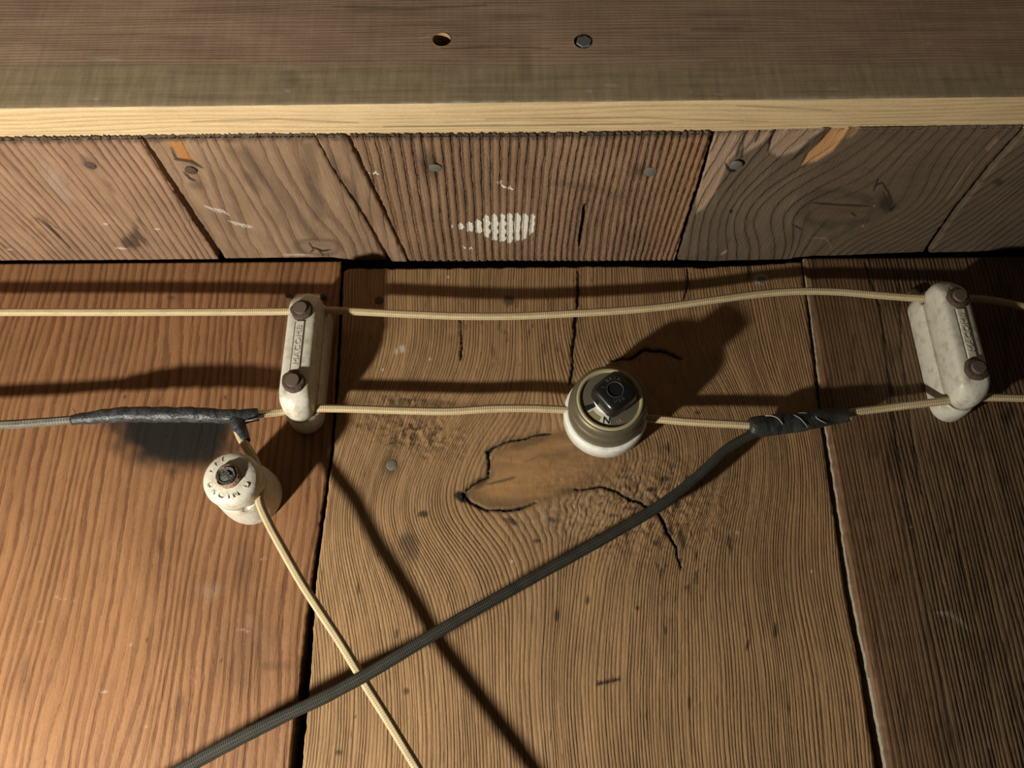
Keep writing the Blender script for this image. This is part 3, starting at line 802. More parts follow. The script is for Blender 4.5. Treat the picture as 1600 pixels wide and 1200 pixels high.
nail_on_soffit(141, 258, 3.0, bA, M_RUST)

# ------------------------------------------------------------------ the beam
ZBM = ZS + .0024
beam = empty('wooden_beam', (0, at_z(800, 185, ZBM)[1], ZBM))
tag(beam, 'thick brown wooden beam with pale sawn lower edge crossing above the boards', 'beam')
fr_px = [(-60, 173), (0, 172), (300, 168), (715, 161), (900, 159.5), (1110, 159), (1290, 154), (1330, 152), (1600, 156), (1660, 156)]
bk_px = [(-60, 217), (0, 216.5), (400, 213), (800, 209), (1100, 205), (1300, 202), (1600, 200), (1660, 199)]
fp = [at_z(a, b, ZBM) for a, b in fr_px]; bp = [at_z(a, b, ZBM) for a, b in bk_px]
NXB = 1100
XB = np.linspace(-.5, .5, NXB)
xs = np.array([p[0] for p in fp]); k1 = np.polyfit(xs, [p[1] for p in fp], 1)
YF = np.polyval(k1, XB); dev = np.interp(XB, xs, [p[1] for p in fp]) - YF
k2 = np.polyfit([p[0] for p in bp], [p[1] for p in bp], 1)
YBK = np.where(np.abs(XB) < .28, np.interp(XB, [p[0] for p in bp], [p[1] for p in bp]), np.polyval(k2, XB))
HB = .125
HOLES = []
for px, py, r in ((690, 62, .0047), (911, 65, .0047)):
    d = ray(px, py)          # meet the slightly yawed face y = k0*x + k1
    t = (k1[0] * CAM[0] + k1[1] - CAM[1]) / (d[1] - k1[0] * d[0])
    HOLES.append((CAM + t * d, r))
nz = 140
tz = np.linspace(0, 1, nz)[:, None] ** 1.15
Zf = np.repeat(ZBM + .0008 + HB * tz, NXB, 1)
Xf = np.repeat(XB[None, :], nz, 0)
Yf0 = np.repeat(YF[None, :], nz, 0)
# worn, slightly torn lower arris
Yf = Yf0 + 0 * np.repeat(dev[None, :], nz, 0) + .0005 * np.exp(-((Zf - ZBM) / .0009)) * (.5 + vnoise(Xf * 180, Zf * 0, 5)) \
    + .0002 * (fbm(Xf * 20, Zf * 200, 4) - .5)
Vf = np.stack([Xf, Yf, Zf], -1)
for c, r in HOLES:          # pull the grid onto the bored circles
    pass
X_, Y_ = to_px(Vf)
band = sstep(92, 112, Y_ + 7 * (fbm(X_ / 50, Y_ / 50, 3) - .5) + .006 * (X_ - 800) * 0)
Kb = .80 * band
Db = .16 * sstep(.55, .75, fbm(X_ / 160, Y_ / 6, 13)) + .22 * ell(X_, Y_, 820, 95, 12, 40, 0, .9) + .3 * ell(X_, Y_, 455, 125, 16, 14, 0, .9, .5)
Db = np.maximum(Db, .5 * line(X_, Y_, [(690, 76), (780, 73), (860, 76)], 1.2, 1.5)); Db = np.maximum(Db, .4 * line(X_, Y_, [(520, 10), (640, 14), (760, 8)], 2, 2)); Db = np.maximum(Db, .35 * line(X_, Y_, [(1080, 46), (1160, 44)], 3, 2))
Pb = .5 * ell(X_, Y_, 165, 92, 30, 3, 3, .8, .5) + .5 * line(X_, Y_, [(700, 50), (655, 60)], 1.2, 1.3)
for (cx, cy, rx) in ((955, 134, 16), (1125, 148, 14), (600, 112, 5), (1080, 143, 4), (920, 142, 5), (1450, 68, 6), (150, 155, 5), (450, 142, 6), (1300, 138, 8)): Pb = np.maximum(Pb, .55 * ell(X_, Y_, cx, cy, rx, 2.5, 5, .6, .5, cx))
Pb = np.maximum(Pb, .7 * sstep(5, 0, np.abs(Y_ - np.interp(X_, [p[0] for p in fr_px], [p[1] for p in fr_px])) + 5 * (vnoise(X_ / 14, Y_ * 0, 8) - .25)))
phb = Zf * 480 + 2.0 * fbm(Xf * 5, Zf * 40, 2) + Xf * 3
At1 = np.stack([phb, Zf, Xf], -1)           # grain runs along x
M1 = np.stack([np.clip(Db, 0, 1), np.clip(Pb, 0, 1), Kb, 0 * Kb], -1)
idx = np.arange(nz * NXB).reshape(nz, NXB)
q1 = np.stack([idx[:-1, :-1], idx[:-1, 1:], idx[1:, 1:], idx[1:, :-1]], -1).reshape(-1, 4)
Vflat = Vf.reshape(-1, 3).copy()
keep = np.ones(len(q1), bool)
holeloops = []
for c, r in HOLES:
    rho = np.hypot(Vflat[:, 0] - c[0], Vflat[:, 2] - c[2])
    ins = rho < r
    kill = ins[q1].all(1)
    keep &= ~kill
    bv = np.intersect1d(np.unique(q1[kill]), np.unique(q1[~kill]))
    ang = np.arctan2(Vflat[bv, 2] - c[2], Vflat[bv, 0] - c[0])
    Vflat[bv, 0] = c[0] + r * np.cos(ang); Vflat[bv, 2] = c[2] + r * np.sin(ang)
q1 = q1[keep]
nu2 = 40
vv = np.linspace(0, 1, nu2)[:, None]
Xu = np.repeat(XB[None, :], nu2, 0)
Yu = YBK[None, :] + (Yf[0][None, :] - YBK[None, :]) * vv
Zu = np.where(vv > .98, Zf[0][None, :], ZBM + .0002 * (fbm(Xu * 30, Yu * 400, 6) - .5) + .0008 * vv ** 12)
Vu = np.stack([Xu, Yu, Zu], -1).reshape(-1, 3)
At2 = np.stack([Yu * 330 + 1.8 * fbm(Xu * 6, Yu * 60, 12) + Xu * 2.5, Yu, Xu], -1).reshape(-1, 3)
Xp, Yp = to_px(np.stack([Xu, Yu, Zu], -1))
Du = .4 * line(Xp, Yp, [(300, 190), (430, 186), (560, 192)], 1.4, 1.5) + .35 * line(Xp, Yp, [(1150, 165), (1300, 172)], 1.5, 1.5) + .35 * line(Xp, Yp, [(760, 186), (1000, 184), (1200, 190)], 1.2, 1.4) + .5 * line(Xp, Yp, [(600, 198), (850, 196), (1050, 192)], 1.0, 1.3)
M2 = np.stack([np.clip(Du, 0, 1), 0 * Du, 0 * Du, 0 * Du], -1).reshape(-1, 4)
n1 = len(Vflat)
idx2 = n1 + np.arange(nu2 * NXB).reshape(nu2, NXB)
q2 = np.stack([idx2[:-1, :-1], idx2[:-1, 1:], idx2[1:, 1:], idx2[1:, :-1]], -1).reshape(-1, 4)
# back, top and end faces
b0 = n1 + len(Vu)
Vb = np.array([[XB[0], YBK[0], ZBM], [XB[-1], YBK[-1], ZBM], [XB[-1], YBK[-1], ZBM + HB], [XB[0], YBK[0], ZBM + HB]])
q3 = np.array([[b0 + 1, b0, b0 + 3, b0 + 2], [b0 + 3, idx[-1, 0], idx[-1, -1], b0 + 2], [b0, idx[0, 0], idx[-1, 0], b0 + 3], [b0 + 1, b0 + 2, idx[-1, -1], idx[0, -1]]])
Vall = np.concatenate([Vflat, Vu, Vb]); Qall = np.concatenate([q1, q2, q3])
Aall = np.concatenate([At1.reshape(-1, 3), At2, np.zeros((4, 3))]); Mall = np.concatenate([M1.reshape(-1, 4), M2, np.zeros((4, 4))])
me = mesh_np('beam_body', Vall, Qall, vec=Aall, mask=Mall, matidx=np.concatenate([np.zeros(len(q1)), np.ones(len(q2)), np.zeros(4)]))
me.materials.append(W_BEAM); me.materials.append(W_BEAMU)
bo = link('beam_body', me); reparent(bo, beam)
M_BORE = plain('bored wood', (.42, .27, .13), .8, var=.3, scale=500)
for i, (c, r) in enumerate(HOLES):
    R = r * 1000 + .05
    a = [circ(R, h, 32) for h in (0.15, -6, -12, -20)]
    me = rings_mesh('bore', a, cap0=False, cap1=True)
    me.flip_normals()
    o = link('bore', me, M_BORE if i == 0 else M_END); o.location = c; reparent(o, beam)
c, r = HOLES[1]
me = autosmooth(rings_mesh('bolt', [circ(4.3, -12, 6, rot=.3, cx=.5), circ(4.3, -.2, 6, rot=.3, cx=.5), circ(3.9, .3, 6, rot=.3, cx=.5)]))
o = link('bolt', me, plain('blue grey bolt head', (.20, .20, .195), .6, metal=.1, var=.2)); o.location = c; reparent(o, beam); tag(o, 'dark grey hexagonal bolt head sunk in its hole')

# ------------------------------------------------------------------ tubes
def catmull(P, per=14):
    P = np.asarray(P, float); Q = np.vstack([2 * P[0] - P[1], P, 2 * P[-1] - P[-2]]); out = []
    for i in range(1, len(Q) - 2):
        p0, p1, p2, p3 = Q[i - 1:i + 3]
        t = np.linspace(0, 1, per, endpoint=False)[:, None]
        out.append(.5 * ((2 * p1) + (-p0 + p2) * t + (2 * p0 - 5 * p1 + 4 * p2 - p3) * t ** 2 + (-p0 + 3 * p1 - 3 * p2 + p3) * t ** 3))
    out.append(P[-1][None]); return np.vstack(out)

def tube(name, pts, mat, n=20, per=16, wob=.02, flat=1.0, seed=1, radial=None, shrink_ends=True):
    """pts: (px, py, height mm, radius mm)"""
    W = np.array([list(at(a, b, h)) + [r / 1000] for a, b, h, r in pts])
    C = catmull(W, per)
    # equal steps
    seg = np.r_[0, np.cumsum(np.linalg.norm(np.diff(C[:, :3], axis=0), axis=1))]
    m = max(8, int(seg[-1] / .0016))
    L = np.linspace(0, seg[-1], m)
    C = np.stack([np.interp(L, seg, C[:, k]) for k in range(4)], -1)
    P = C[:, :3]; R = C[:, 3] * (1 + wob * 2 * (fbm(L * 160, L * 0, seed) - .5))
    Tn = np.gradient(P, axis=0); Tn /= np.linalg.norm(Tn, axis=1)[:, None]
    up = np.array([0, -1.0, 0])
    B = np.cross(Tn, up); B /= np.linalg.norm(B, axis=1)[:, None]
    N = np.cross(B, Tn)
    a = np.linspace(0, 2 * math.pi, n + 1)
    rr = R[:, None] * np.ones(n + 1)[None]
    if radial is not None: rr = rr * radial(a[None, :], L[:, None])
    V = P[:, None, :] + rr[..., None] * (np.cos(a)[None, :, None] * B[:, None, :] + flat * np.sin(a)[None, :, None] * N[:, None, :])
    idx = np.arange(m * (n + 1)).reshape(m, n + 1)
    q = np.stack([idx[:-1, :-1], idx[:-1, 1:], idx[1:, 1:], idx[1:, :-1]], -1).reshape(-1, 4)
    A = np.stack([np.repeat(a[None] / (2 * math.pi), m, 0), np.repeat(L[:, None], n + 1, 1), 0 * rr], -1).reshape(-1, 3)
    V = V.reshape(-1, 3); c0 = len(V)
    V = np.vstack([V, P[0][None], P[-1][None]]); A = np.vstack([A, A[0][None], A[c0 - 1][None]])
    T = [(c0, int(idx[0, k + 1]), int(idx[0, k])) for k in range(n)] + [(c0 + 1, int(idx[-1, k]), int(idx[-1, k + 1])) for k in range(n)]
    org = P[len(P) // 2].copy()
    me = mesh_np(name, V - org, q, T, vec=A)
    o = link(name, me, mat); o.location = org
    return o

R0 = 2.35
o = tube('cloth_wire', [(-260, 490, 19, R0), (0, 488, 19, R0), (150, 488, 19, R0), (300, 487.5, 18.5, R0), (400, 487, 17.5, R0), (450, 486.5, 17, R0), (485, 486, 17, R0), (515, 485, 17, R0), (560, 487, 17, R0),
                        (640, 491, 17, R0), (720, 494, 17, R0), (800, 494, 17, R0), (880, 490.5, 17, R0), (960, 486, 17, R0), (1040, 479, 17, R0), (1120, 468, 17, R0), (1190, 459, 16.5, R0), (1250, 455, 16.5, R0), (1310, 456, 16.5, R0),
                        (1370, 461, 18, R0), (1430, 465.5, 19.5, R0), (1480, 467, 20, R0), (1525, 467, 20, R0), (1565, 472, 20, R0), (1600, 479, 20, R0), (1680, 492, 20, R0), (1950, 500, 20, R0)], M_CREAM)
tag(o, 'upper cream cloth covered wire running across through both porcelain cleats', 'wire')
o = tube('cloth_wire', [(398, 648, 25, R0), (410, 646.5, 22.5, R0), (425, 645, 19.5, R0), (445, 643, 17.4, R0), (470, 640, 17, R0), (500, 638, 17, R0), (560, 639, 17, R0), (620, 641, 17, R0), (700, 642.5, 17, R0), (770, 638.5, 16.5, R0), (830, 638, 15, R0), (880, 640, 13, R0), (900, 641, 12, R0)], M_CREAM, seed=3)
tag(o, 'lower cream cloth wire between black taped splice and round switch', 'wire')
o = tube('cloth_wire', [(990, 652, 11, R0), (1012, 654, 12.5, R0), (1035, 655.5, 14, R0), (1070, 658.5, 15.5, R0), (1110, 661, 16.5, R0), (1150, 663, 17, R0), (1180, 665, 17, R0)], M_CREAM, seed=5)
tag(o, 'short cream cloth wire from round switch to grey taped splice', 'wire')
o = tube('cloth_wire', [(1315, 648, 17, R0), (1340, 643, 17, R0), (1380, 638, 17, R0), (1420, 633, 19, R0), (1460, 628.5, 20, R0), (1500, 624, 20, R0), (1540, 621, 20, R0), (1600, 622, 20, R0), (1680, 624, 20, R0), (1950, 620, 20, R0)], M_CREAM, seed=6)
tag(o, 'lower cream cloth wire from grey taped splice through right cleat', 'wire')
o = tube('cloth_wire', [(-260, 676, 26, 2.6), (0, 664, 26, 2.6), (40, 661.5, 26, 2.5), (80, 658.5, 26, 2.4), (118, 655.5, 26, 2.4), (130, 654.5, 26, 2.4)], M_GREYW, seed=7)
tag(o, 'soiled grey cloth wire entering black taped splice at left edge', 'wire')
o = tube('cloth_wire', [(366, 658, 26.5, 2.3), (371, 672, 27, 2.4), (380, 690, 28, 2.5), (392, 709, 29, 2.5), (402, 730, 29.4, 2.45), (406, 760, 29.4, 2.4), (406, 785, 29.6, 2.4), (420, 818, 31, 2.4), (440, 855, 32, 2.4), (470, 908, 31, 2.4), (497, 950, 30.5, 2.4), (533, 1005, 30, 2.4), (572, 1070, 29.5, 2.4),
                        (604, 1121, 30, 2.4), (650, 1197, 31, 2.4), (700, 1280, 32, 2.4), (830, 1500, 33, 2.4)], M_CREAM, seed=8)
tag(o, 'cream cloth wire passing through porcelain knob and hanging down diagonally', 'wire')
o = tube('black_cable', [(1188, 672, 17, 3.0), (1165, 684, 17, 2.8), (1135, 703, 17, 3.0), (1105, 731, 17.5, 3.0), (1075, 757, 18, 3.0), (1040, 784, 19, 3.0), (1000, 809, 20, 3.0), (950, 838, 22, 3.0), (900, 866, 24, 3.0), (840, 899, 27, 3.0), (770, 938, 31, 3.0), (700, 978, 34.5, 3.0), (640, 1014, 36.5, 3.0),
                         (575, 1053, 37.5, 3.0), (510, 1088, 38, 3.0), (440, 1121, 38, 3.0), (370, 1156, 38, 3.2), (300, 1194, 38, 3.2), (60, 1330, 38, 3.1), (-60, 1400, 38, 3.2)], M_BLKW, wob=.05, seed=9)
tag(o, 'dark grey braided cable slanting down left across the cream wire', 'cable')

# taped splices
def wraps(pitch, amp, seed):
    def f(a, L):
        s = a / (2 * math.pi) + L / pitch
        fr = s - np.floor(s)
        return 1 + amp * (fr - .5) + .10 * (fbm(L * 260 + np.cos(a), np.sin(a) * 1.5 + 3, seed) - .5)
    return f
sp1 = empty('taped_splice', at(260, 648, 26))
tag(sp1, 'long black friction tape splice above the scorch mark, left of cleat', 'splice')
def under(o, p):
    o.location = Vector(o.location) - p.location; o.parent = p
o = tube('tape_wrap', [(112, 656.5, 26, 2.9), (130, 654, 26, 3.3), (160, 650.5, 26.5, 4.0), (200, 647.5, 27, 4.4), (250, 648, 27.5, 4.5), (300, 648, 27.5, 4.4), (340, 650, 27, 4.2), (365, 651, 26.5, 4.2), (385, 650, 26, 4.2), (404, 648, 24.5, 3.6)], M_TAPE, n=28, radial=wraps(.0125, .13, 3)); under(o, sp1)
o = tube('branch_wrap', [(369, 655, 26.5, 4.3), (374, 667, 27, 4.0), (379, 678, 27.4, 3.3), (384, 690, 28, 2.75)], M_TAPE, n=24, radial=wraps(.009, .08, 6)); under(o, sp1)
# torn tape ends and bare strand
for pts in ([(398, 644, 25, .5), (408, 648, 26, .45), (416, 646, 26, .15)], [(396, 651, 26, .6), (408, 652, 27, .4), (414, 649, 27, .12)], [(112, 652, 27, .3), (118, 646, 28, .25), (113, 637, 28, .08)]):
    o = tube('loose_strand', pts, M_TAPE, n=6, per=6); under(o, sp1)
o = tube('bare_strand', [(383, 658, 29.5, .35), (396, 655.5, 30, .5), (410, 652, 28, .2)], M_STEEL, n=8, per=6); under(o, sp1)
sp2 = empty('taped_splice', at(1245, 660, 17))
tag(sp2, 'dark grey cloth taped splice right of the round switch', 'splice')
o = tube('tape_wrap', [(1170, 668, 17.5, 4.6), (1178, 667.5, 17.5, 6.0), (1205, 664.5, 17.5, 6.2), (1240, 660, 17.5, 6.1), (1270, 655.5, 17.3, 5.6), (1300, 650.5, 17, 4.8), (1322, 648, 17, 4.4), (1326, 647, 17, 3.9)], M_TAPE2, n=28, radial=wraps(.017, .05, 8)); under(o, sp2)
for pts in ([(1196, 649.5, 22.5, .28), (1208, 650, 24.2, .28), (1217, 655, 24.6, .28), (1223, 663, 24, .28)], [(1236, 647, 22, .2), (1248, 652, 24, .22), (1258, 662, 23.6, .22), (1262, 668, 22.5, .2)],
            [(1274, 643, 21.5, .26), (1275, 652, 23, .26), (1284, 658, 22.8, .26), (1292, 662, 21, .26)], [(1243, 646, 21.5, .15), (1258, 645, 22.3, .15), (1270, 653, 23, .15)]):
    o = tube('thread', pts, M_THREAD, n=6, per=8); under(o, sp2)
for k, (dx, dy) in enumerate(((9, 4), (8, 8), (6, 9), (8, -3))):
    o = tube('frayed_end', [(1322, 645 + k * 2.5, 18, .4), (1326 + dx * .3, 647 + dy * .5, 20, .35), (1324 + dx, 648 + dy, 20, .12)], M_CREAM, n=6, per=6); under(o, sp2)

# ------------------------------------------------------------------ porcelain cleats
def stadium(hw, hl, h, n_end=14, n_side=40):
    """outline points (x, z) in mm; h callable of z or number"""
    pts = []
    zz = hl - hw
    for a in np.linspace(0, math.pi, n_end, endpoint=False): pts.append((hw * math.cos(a), zz + hw * math.sin(a)))
    for z in np.linspace(zz, -zz, n_side, endpoint=False): pts.append((-hw, z))
    for a in np.linspace(math.pi, 2 * math.pi, n_end, endpoint=False): pts.append((hw * math.cos(a), -zz + hw * math.sin(a)))
    for z in np.linspace(-zz, zz, n_side, endpoint=False): pts.append((hw, z))
    p = np.array(pts)
    hh = h(p[:, 1]) if callable(h) else np.full(len(p), float(h))
    return np.stack([p[:, 0], -hh, p[:, 1]], -1) / 1000

WZ = 33.0
def groove(z, depth=2.5, w_=2.7):
    d = np.minimum(np.abs(z - WZ), np.abs(z + WZ))
    return np.where(d < w_, np.sqrt(np.maximum(0, 1 - (d / w_) ** 2)), 0) * depth

def drop(z, k):
    a = np.abs(z); return k * sstep(26, 41, a)

base_me = autosmooth(rings_mesh('base_half', [stadium(10.0, 41.6, 0), stadium(10.5, 42, 1), stadium(10.4, 41.8, lambda z: 9 - 0 * z), stadium(9.9, 41.2, lambda z: 14.4 - groove(z) * .6), stadium(9.0, 40.4, lambda z: 15.8 - groove(z)),
                                          stadium(4, 35.4, lambda z: 15.9 - groove(z)), stadium(1.2, 32.6, lambda z: 15.9 - groove(z))]), 50)
cap_me = autosmooth(rings_mesh('cap_half', [stadium(1.2, 32.6, lambda z: 16.3 + groove(z)), stadium(7.6, 39.0, lambda z: 16.3 + groove(z)), stadium(8.8, 40.2, lambda z: 17.6 + groove(z) * .8), stadium(9.1, 40.5, lambda z: 22.2 + 0 * z),
                                         stadium(9.0, 40.3, lambda z: 30 - drop(z, 6)), stadium(8.7, 39.8, lambda z: 33.6 - drop(z, 7.5)), stadium(8.0, 38.8, lambda z: 35.0 - drop(z, 7)), stadium(6.6, 36.8, lambda z: 35.7 - drop(z, 6)), stadium(4.6, 34, lambda z: 36 - drop(z, 4)), stadium(2.6, 22, 36), stadium(1.0, 14, 36)]), 50)
# raised name panel with a groove on both sides
def box_mm(x0, x1, h0, h1, z0, z1, bev=.35):
    r = []
    for h, i in ((h0, 0), (h1 - bev, 0), (h1, bev)):
        r.append(np.array([[x0 + i, -h, z0 + i], [x1 - i, -h, z0 + i], [x1 - i, -h, z1 - i], [x0 + i, -h, z1 - i]]) / 1000)
    return rings_mesh('panel', r, smooth=False)
panel_me = box_mm(-2.5, 2.5, 35.4, 36.9, -16, 16)
slot_me = box_mm(-3.4, -2.55, 35.5, 36.1, -16, 16, .1)
slot2_me = box_mm(2.55, 3.1, 35.5, 36.06, -16, 16, .1)
M_SLOT = plain('dark groove strip', (.16, .14, .10), .7)  # darker strip along one side of the name panel
TXT = text_join([('MACOMB', .0046, .0002, Matrix.Translation((0, -.0370, 0)) @ WALLM @ Matrix.Rotation(math.pi / 2, 4, 'Z') @ Matrix.Scale(1.28, 4, (1, 0, 0)))])
M_EMB = plain('worn porcelain lettering', (.54, .50, .40), .45, var=.1)
def washer_me(seed, r=6.4):
    return autosmooth(rings_mesh('washer', [circ(r * .96, 35.2, 30, wob=.10, seed=seed), circ(r * 1.02, 36.4, 30, wob=.14, seed=seed), circ(r * .98, 38.0, 30, wob=.16, seed=seed), circ(r * .86, 38.7, 30, wob=.12, seed=seed), circ(r * .5, 38.6, 30)]), 45)
screw_me = autosmooth(rings_mesh('screw', [circ(2.2, 20, 24), circ(2.2, 38.4, 24), circ(3.9, 38.4, 24, wob=.03), circ(4.0, 39.8, 24, wob=.03), circ(3.7, 40.4, 24), circ(1.5, 40.5, 24)]), 40)
def cleat(cx, cz, label, tz):
    t = empty('porcelain_cleat', (cx, 0, cz))
    tag(t, label, 'cleat', 'two-wire porcelain cleats')
    link('base_half', base_me, M_PORC, t)
    cp = link('cap_half', cap_me, M_PORC, t)
    pn = link('name_panel', panel_me, M_PORC, cp)
    link('groove', slot_me, M_SLOT, cp); link('groove', slot2_me, M_PORC, cp)
    link('lettering', TXT, M_EMB, cp)
    for k, (z, sd) in enumerate(((23, tz), (-23, tz + 1))):
        s = link('screw', screw_me, M_NAIL, t, (0, 0, z / 1000)); s.rotation_euler = (0, k * .7, 0)
        tag(s, 'rusty brown screw head')
        wm = link('washer', washer_me(sd, 6.3 + .2 * k), M_RUST, s)
    return t
cA = cleat(-.1240, CZ + .1920, 'lit cream porcelain two-wire cleat with rusty screws near the black splice', 3)
cB = cleat(.2630, CZ + .1958, 'dim porcelain two-wire cleat with rusty screws at right edge', 9)
cA.location.y = -.0005; cB.location.y = -.0030

# ------------------------------------------------------------------ porcelain knob
kb = at(398, 777, 0)
knob = empty('wire_insulator', kb)
knob.location.y = -.0005
tag(knob, 'round cream porcelain knob insulator holding the hanging cream wire', 'insulator')
GX = 5.5
def kg(r, h, s, dep=2.4, w_=2.7):
    def f(a):
        x = r * np.cos(a)
        d = np.abs(x - GX)
        return h + s * np.where(d < w_, np.sqrt(np.maximum(0, 1 - (d / w_) ** 2)), 0) * dep
    return f
link('base_half', autosmooth(rings_mesh('base_half', [circ(15.6, 0, 96), circ(16.5, .8, 96), circ(16.9, 4, 96), circ(16.7, 12, 96), circ(16.0, 20, 96), circ(15.4, 26, 96), circ(15.0, kg(15, 27.6, -1), 96), circ(14.5, kg(14.5, 28, -1), 96), circ(9, kg(9, 28.1, -1), 96), circ(3, 28.1, 96)]), 50), M_PORC, knob)
cp = link('cap_half', autosmooth(rings_mesh('cap_half', [circ(3, 28.4, 96), circ(9, kg(9, 28.4, 1), 96), circ(14.2, kg(14.2, 28.4, 1), 96), circ(14.9, kg(14.9, 28.8, 1), 96), circ(15.1, 33, 96), circ(15.1, 38.5, 96), circ(14.6, 40.5, 96), circ(13.4, 41.8, 96), circ(11, 42.7, 96), circ(8, 43.6, 96), circ(3, 44.2, 96)]), 60), M_PORC, knob)
items = []
for ch, deg in (('D', 205), ('R', 228), ('C', 252), ('I', 275), ('N', 295), ('D', 335), ('I', 165), ('L', 145), ('Y', 120)):
    a = math.radians(deg)
    items.append((ch, .0046, .0002, Matrix.Translation((.0105 * math.cos(a), -.0431, .0105 * math.sin(a))) @ WALLM @ Matrix.Rotation(a + math.pi / 2, 4, 'Z')))
link('lettering', text_join(items), M_EMB, cp)
nl = link('nail', autosmooth(rings_mesh('nail', [circ(2.2, 10, 16), circ(2.2, 45, 16), circ(4.6, 45, 16, wob=.08, seed=4), circ(5.0, 46.5, 16, wob=.10, seed=4), circ(4.6, 47.6, 16, wob=.12, seed=5), circ(3.2, 47.0, 16, wob=.4, seed=7), circ(1.8, 48.0, 16, wob=.5, seed=8)]), 30), M_IRON, knob)
tag(nl, 'dark dented nail head')
link('washer', autosmooth(rings_mesh('washer', [circ(5.4, 43, 36), circ(6.5, 44.2, 36, wob=.10, seed=12), circ(6.4, 45.8, 36, wob=.18, seed=13), circ(5.7, 46.9, 36, wob=.14, seed=14), circ(4.8, 45.6, 36)]), 40), M_LEATH, nl)

# ------------------------------------------------------------------ round rotary switch
sw_c = at(943, 656, 0)
sw = empty('rotary_switch', sw_c)
tag(sw, 'round rotary switch with white base, dull metal cover and black turn knob', 'switch')
# base with a scalloped foot
n = 112
def foot(r, h): 
    a = np.linspace(0, 2 * math.pi, n, endpoint=False)
    rr = r + .35 * (np.sin(a * 28) > .55)
    return np.stack([rr * np.cos(a), np.full(n, -h), rr * np.sin(a)], -1) / 1000
link('base', autosmooth(rings_mesh('base', [circ(22.6, 0, n), circ(23.6, .5, n), circ(24.7, 2.5, n), circ(24.8, 12.5, n), circ(24.3, 14.2, n), circ(23.0, 14.9, n), circ(15, 14.9, n)]), 50), M_PORCW, sw)
cov = link('cover', autosmooth(rings_mesh('cover', [circ(22.2, 14.5, n), circ(22.6, 15.2, n), circ(22.8, 18, n), circ(22.8, 24.0, n), circ(22.5, 26.6, n), circ(22.0, 27.4, n), circ(21.6, 27.8, n), circ(21.4, 28.8, n), circ(21.4, 31.4, n), circ(20.8, 33.4, n), circ(19.9, 34.4, n), circ(19.0, 34.6, n), circ(18.6, 34.0, n), circ(18.2, 32.0, n), circ(8, 32.0, n)]), 40), M_BRASS, sw)
link('rim', autosmooth(rings_mesh('rim', [circ(18.8, 33.2, n), circ(19.0, 34.6, n), circ(18.6, 35.3, n), circ(17.5, 35.4, n), circ(16.9, 35.0, n), circ(16.5, 32.2, n)], cap0=False, cap1=False), 60), M_RIM, cov)
dial = link('dial_plate', autosmooth(rings_mesh('dial_plate', [circ(16.6, 32.0, 64), circ(16.5, 33.6, 64), circ(15.2, 34.0, 64), circ(5, 34.1, 64)]), 50), M_PLATE, sw)
def sector(r0, r1, a0, a1, h, th, nn=16):
    a = np.radians(np.linspace(a0, a1, nn)); o_ = np.stack([r1 * np.cos(a), 0 * a, r1 * np.sin(a)], -1); i_ = np.stack([r0 * np.cos(a[::-1]), 0 * a, r0 * np.sin(a[::-1])], -1)
    p = np.vstack([o_, i_]); lo_ = p.copy(); lo_[:, 1] = -h; hi = p.copy(); hi[:, 1] = -(h + th)
    m = len(p); V = np.vstack([lo_, hi]) / 1000; i = np.arange(m); j = (i + 1) % m
    Q = [[int(a_), int(b_), int(b_) + m, int(a_) + m] for a_, b_ in zip(i, j)]
    Q += [[m + k, m + k + 1, 2 * m - 2 - k, 2 * m - 1 - k] for k in range(nn - 1)]
    return mesh_np('sector', V, Q, smooth=False)
win = link('indicator_dial', sector(8.0, 14.8, 205, 268, 34.0, .25), M_DIAL, sw); tag(win, 'cream indicator window showing a black N')
link('slot', sector(9.4, 15.2, 196, 208, 34.1, .35), M_INK, win)
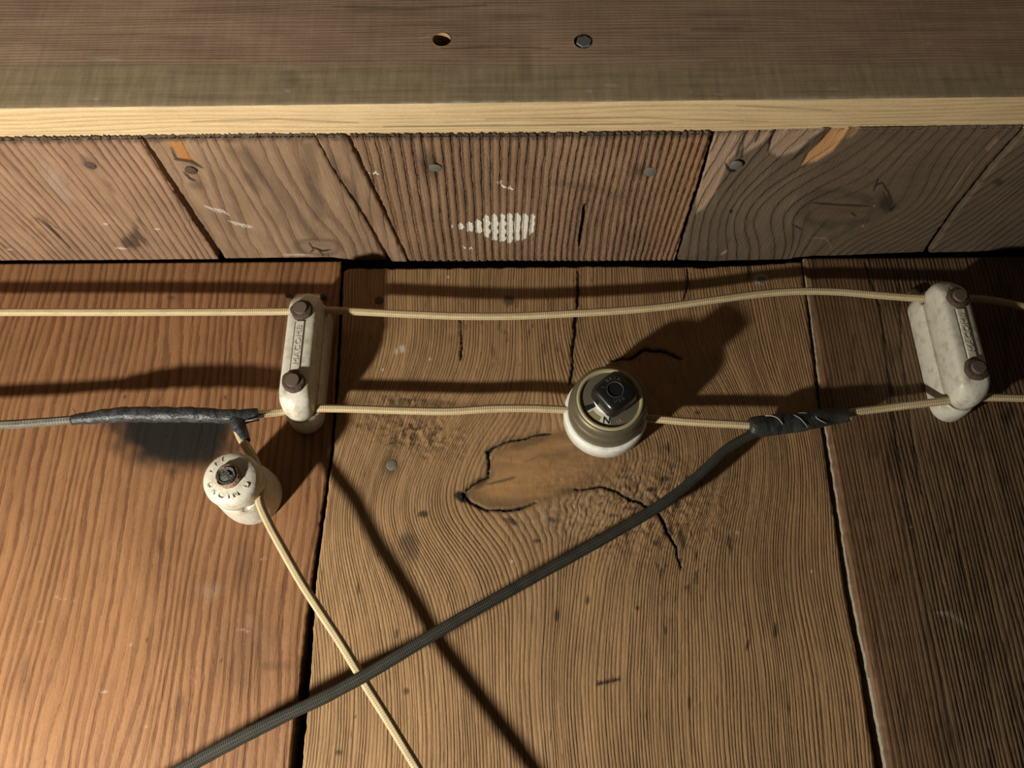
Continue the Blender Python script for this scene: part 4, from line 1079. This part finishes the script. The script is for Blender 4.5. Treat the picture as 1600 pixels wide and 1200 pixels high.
link('gold_field', sector(12.2, 14.8, 212, 242, 34.1, .3), plain('olive gold field', (.34, .29, .12), .5), win)
a = math.radians(258)
link('lettering', text_join([('N', .0056, .0001, Matrix.Translation((.0132 * math.cos(a), -.0344, .0132 * math.sin(a))) @ WALLM @ Matrix.Rotation(math.radians(-8), 4, 'Z'))]), M_INK, win)
a = math.radians(290)
link('lettering', text_join([('UL', .0030, .00008, Matrix.Translation((.0138 * math.cos(a), -.0341, .0138 * math.sin(a))) @ WALLM @ Matrix.Rotation(math.radians(20), 4, 'Z'))]), M_RIM, dial)
# black turn knob: rounded square block on a round stem
RK = math.radians(38)
def rs(r, h, p=5.0): return circ(r, h, 72, rot=RK, sq=p)
kn = link('turn_knob', autosmooth(rings_mesh('turn_knob', [circ(7.2, 32.5, 72, rot=RK), circ(7.4, 35.6, 72, rot=RK), rs(9.4, 37.0, 4), rs(10.1, 38.0), rs(10.1, 43.5), rs(9.8, 46.4), rs(9.0, 47.8), rs(7.8, 48.5, 4), circ(6.2, 48.8, 72, rot=RK), circ(4.6, 48.9, 72, rot=RK), circ(4.4, 48.4, 72, rot=RK), circ(1, 48.3, 72, rot=RK)]), 40), M_BLACK, sw)
link('collar', autosmooth(rings_mesh('collar', [circ(9.2, 33.8, 64), circ(9.3, 35.0, 64), circ(8.8, 35.6, 64), circ(6, 35.7, 64)]), 50), M_DIAL, sw)
items = []
for s_, a0, step, flip in (('L.BRYA', 165, -19, 1), ('USE', 268, 20, -1)):
    for i, ch in enumerate(s_):
        a = math.radians(a0 + step * i)
        items.append((ch, .0028, .00008, Matrix.Translation((.0066 * math.cos(a), -.0488, .0066 * math.sin(a))) @ WALLM @ Matrix.Rotation(a - flip * math.pi / 2, 4, 'Z')))
link('lettering', text_join(items), M_BLACKL, kn); kn.location = (.0012, 0, 0)
link('ring', autosmooth(rings_mesh('ring', [circ(4.75, 48.8, 48), circ(4.8, 49.1, 48), circ(4.5, 49.15, 48), circ(4.4, 48.7, 48)], cap0=False, cap1=False), 60), M_BLACKL, kn)
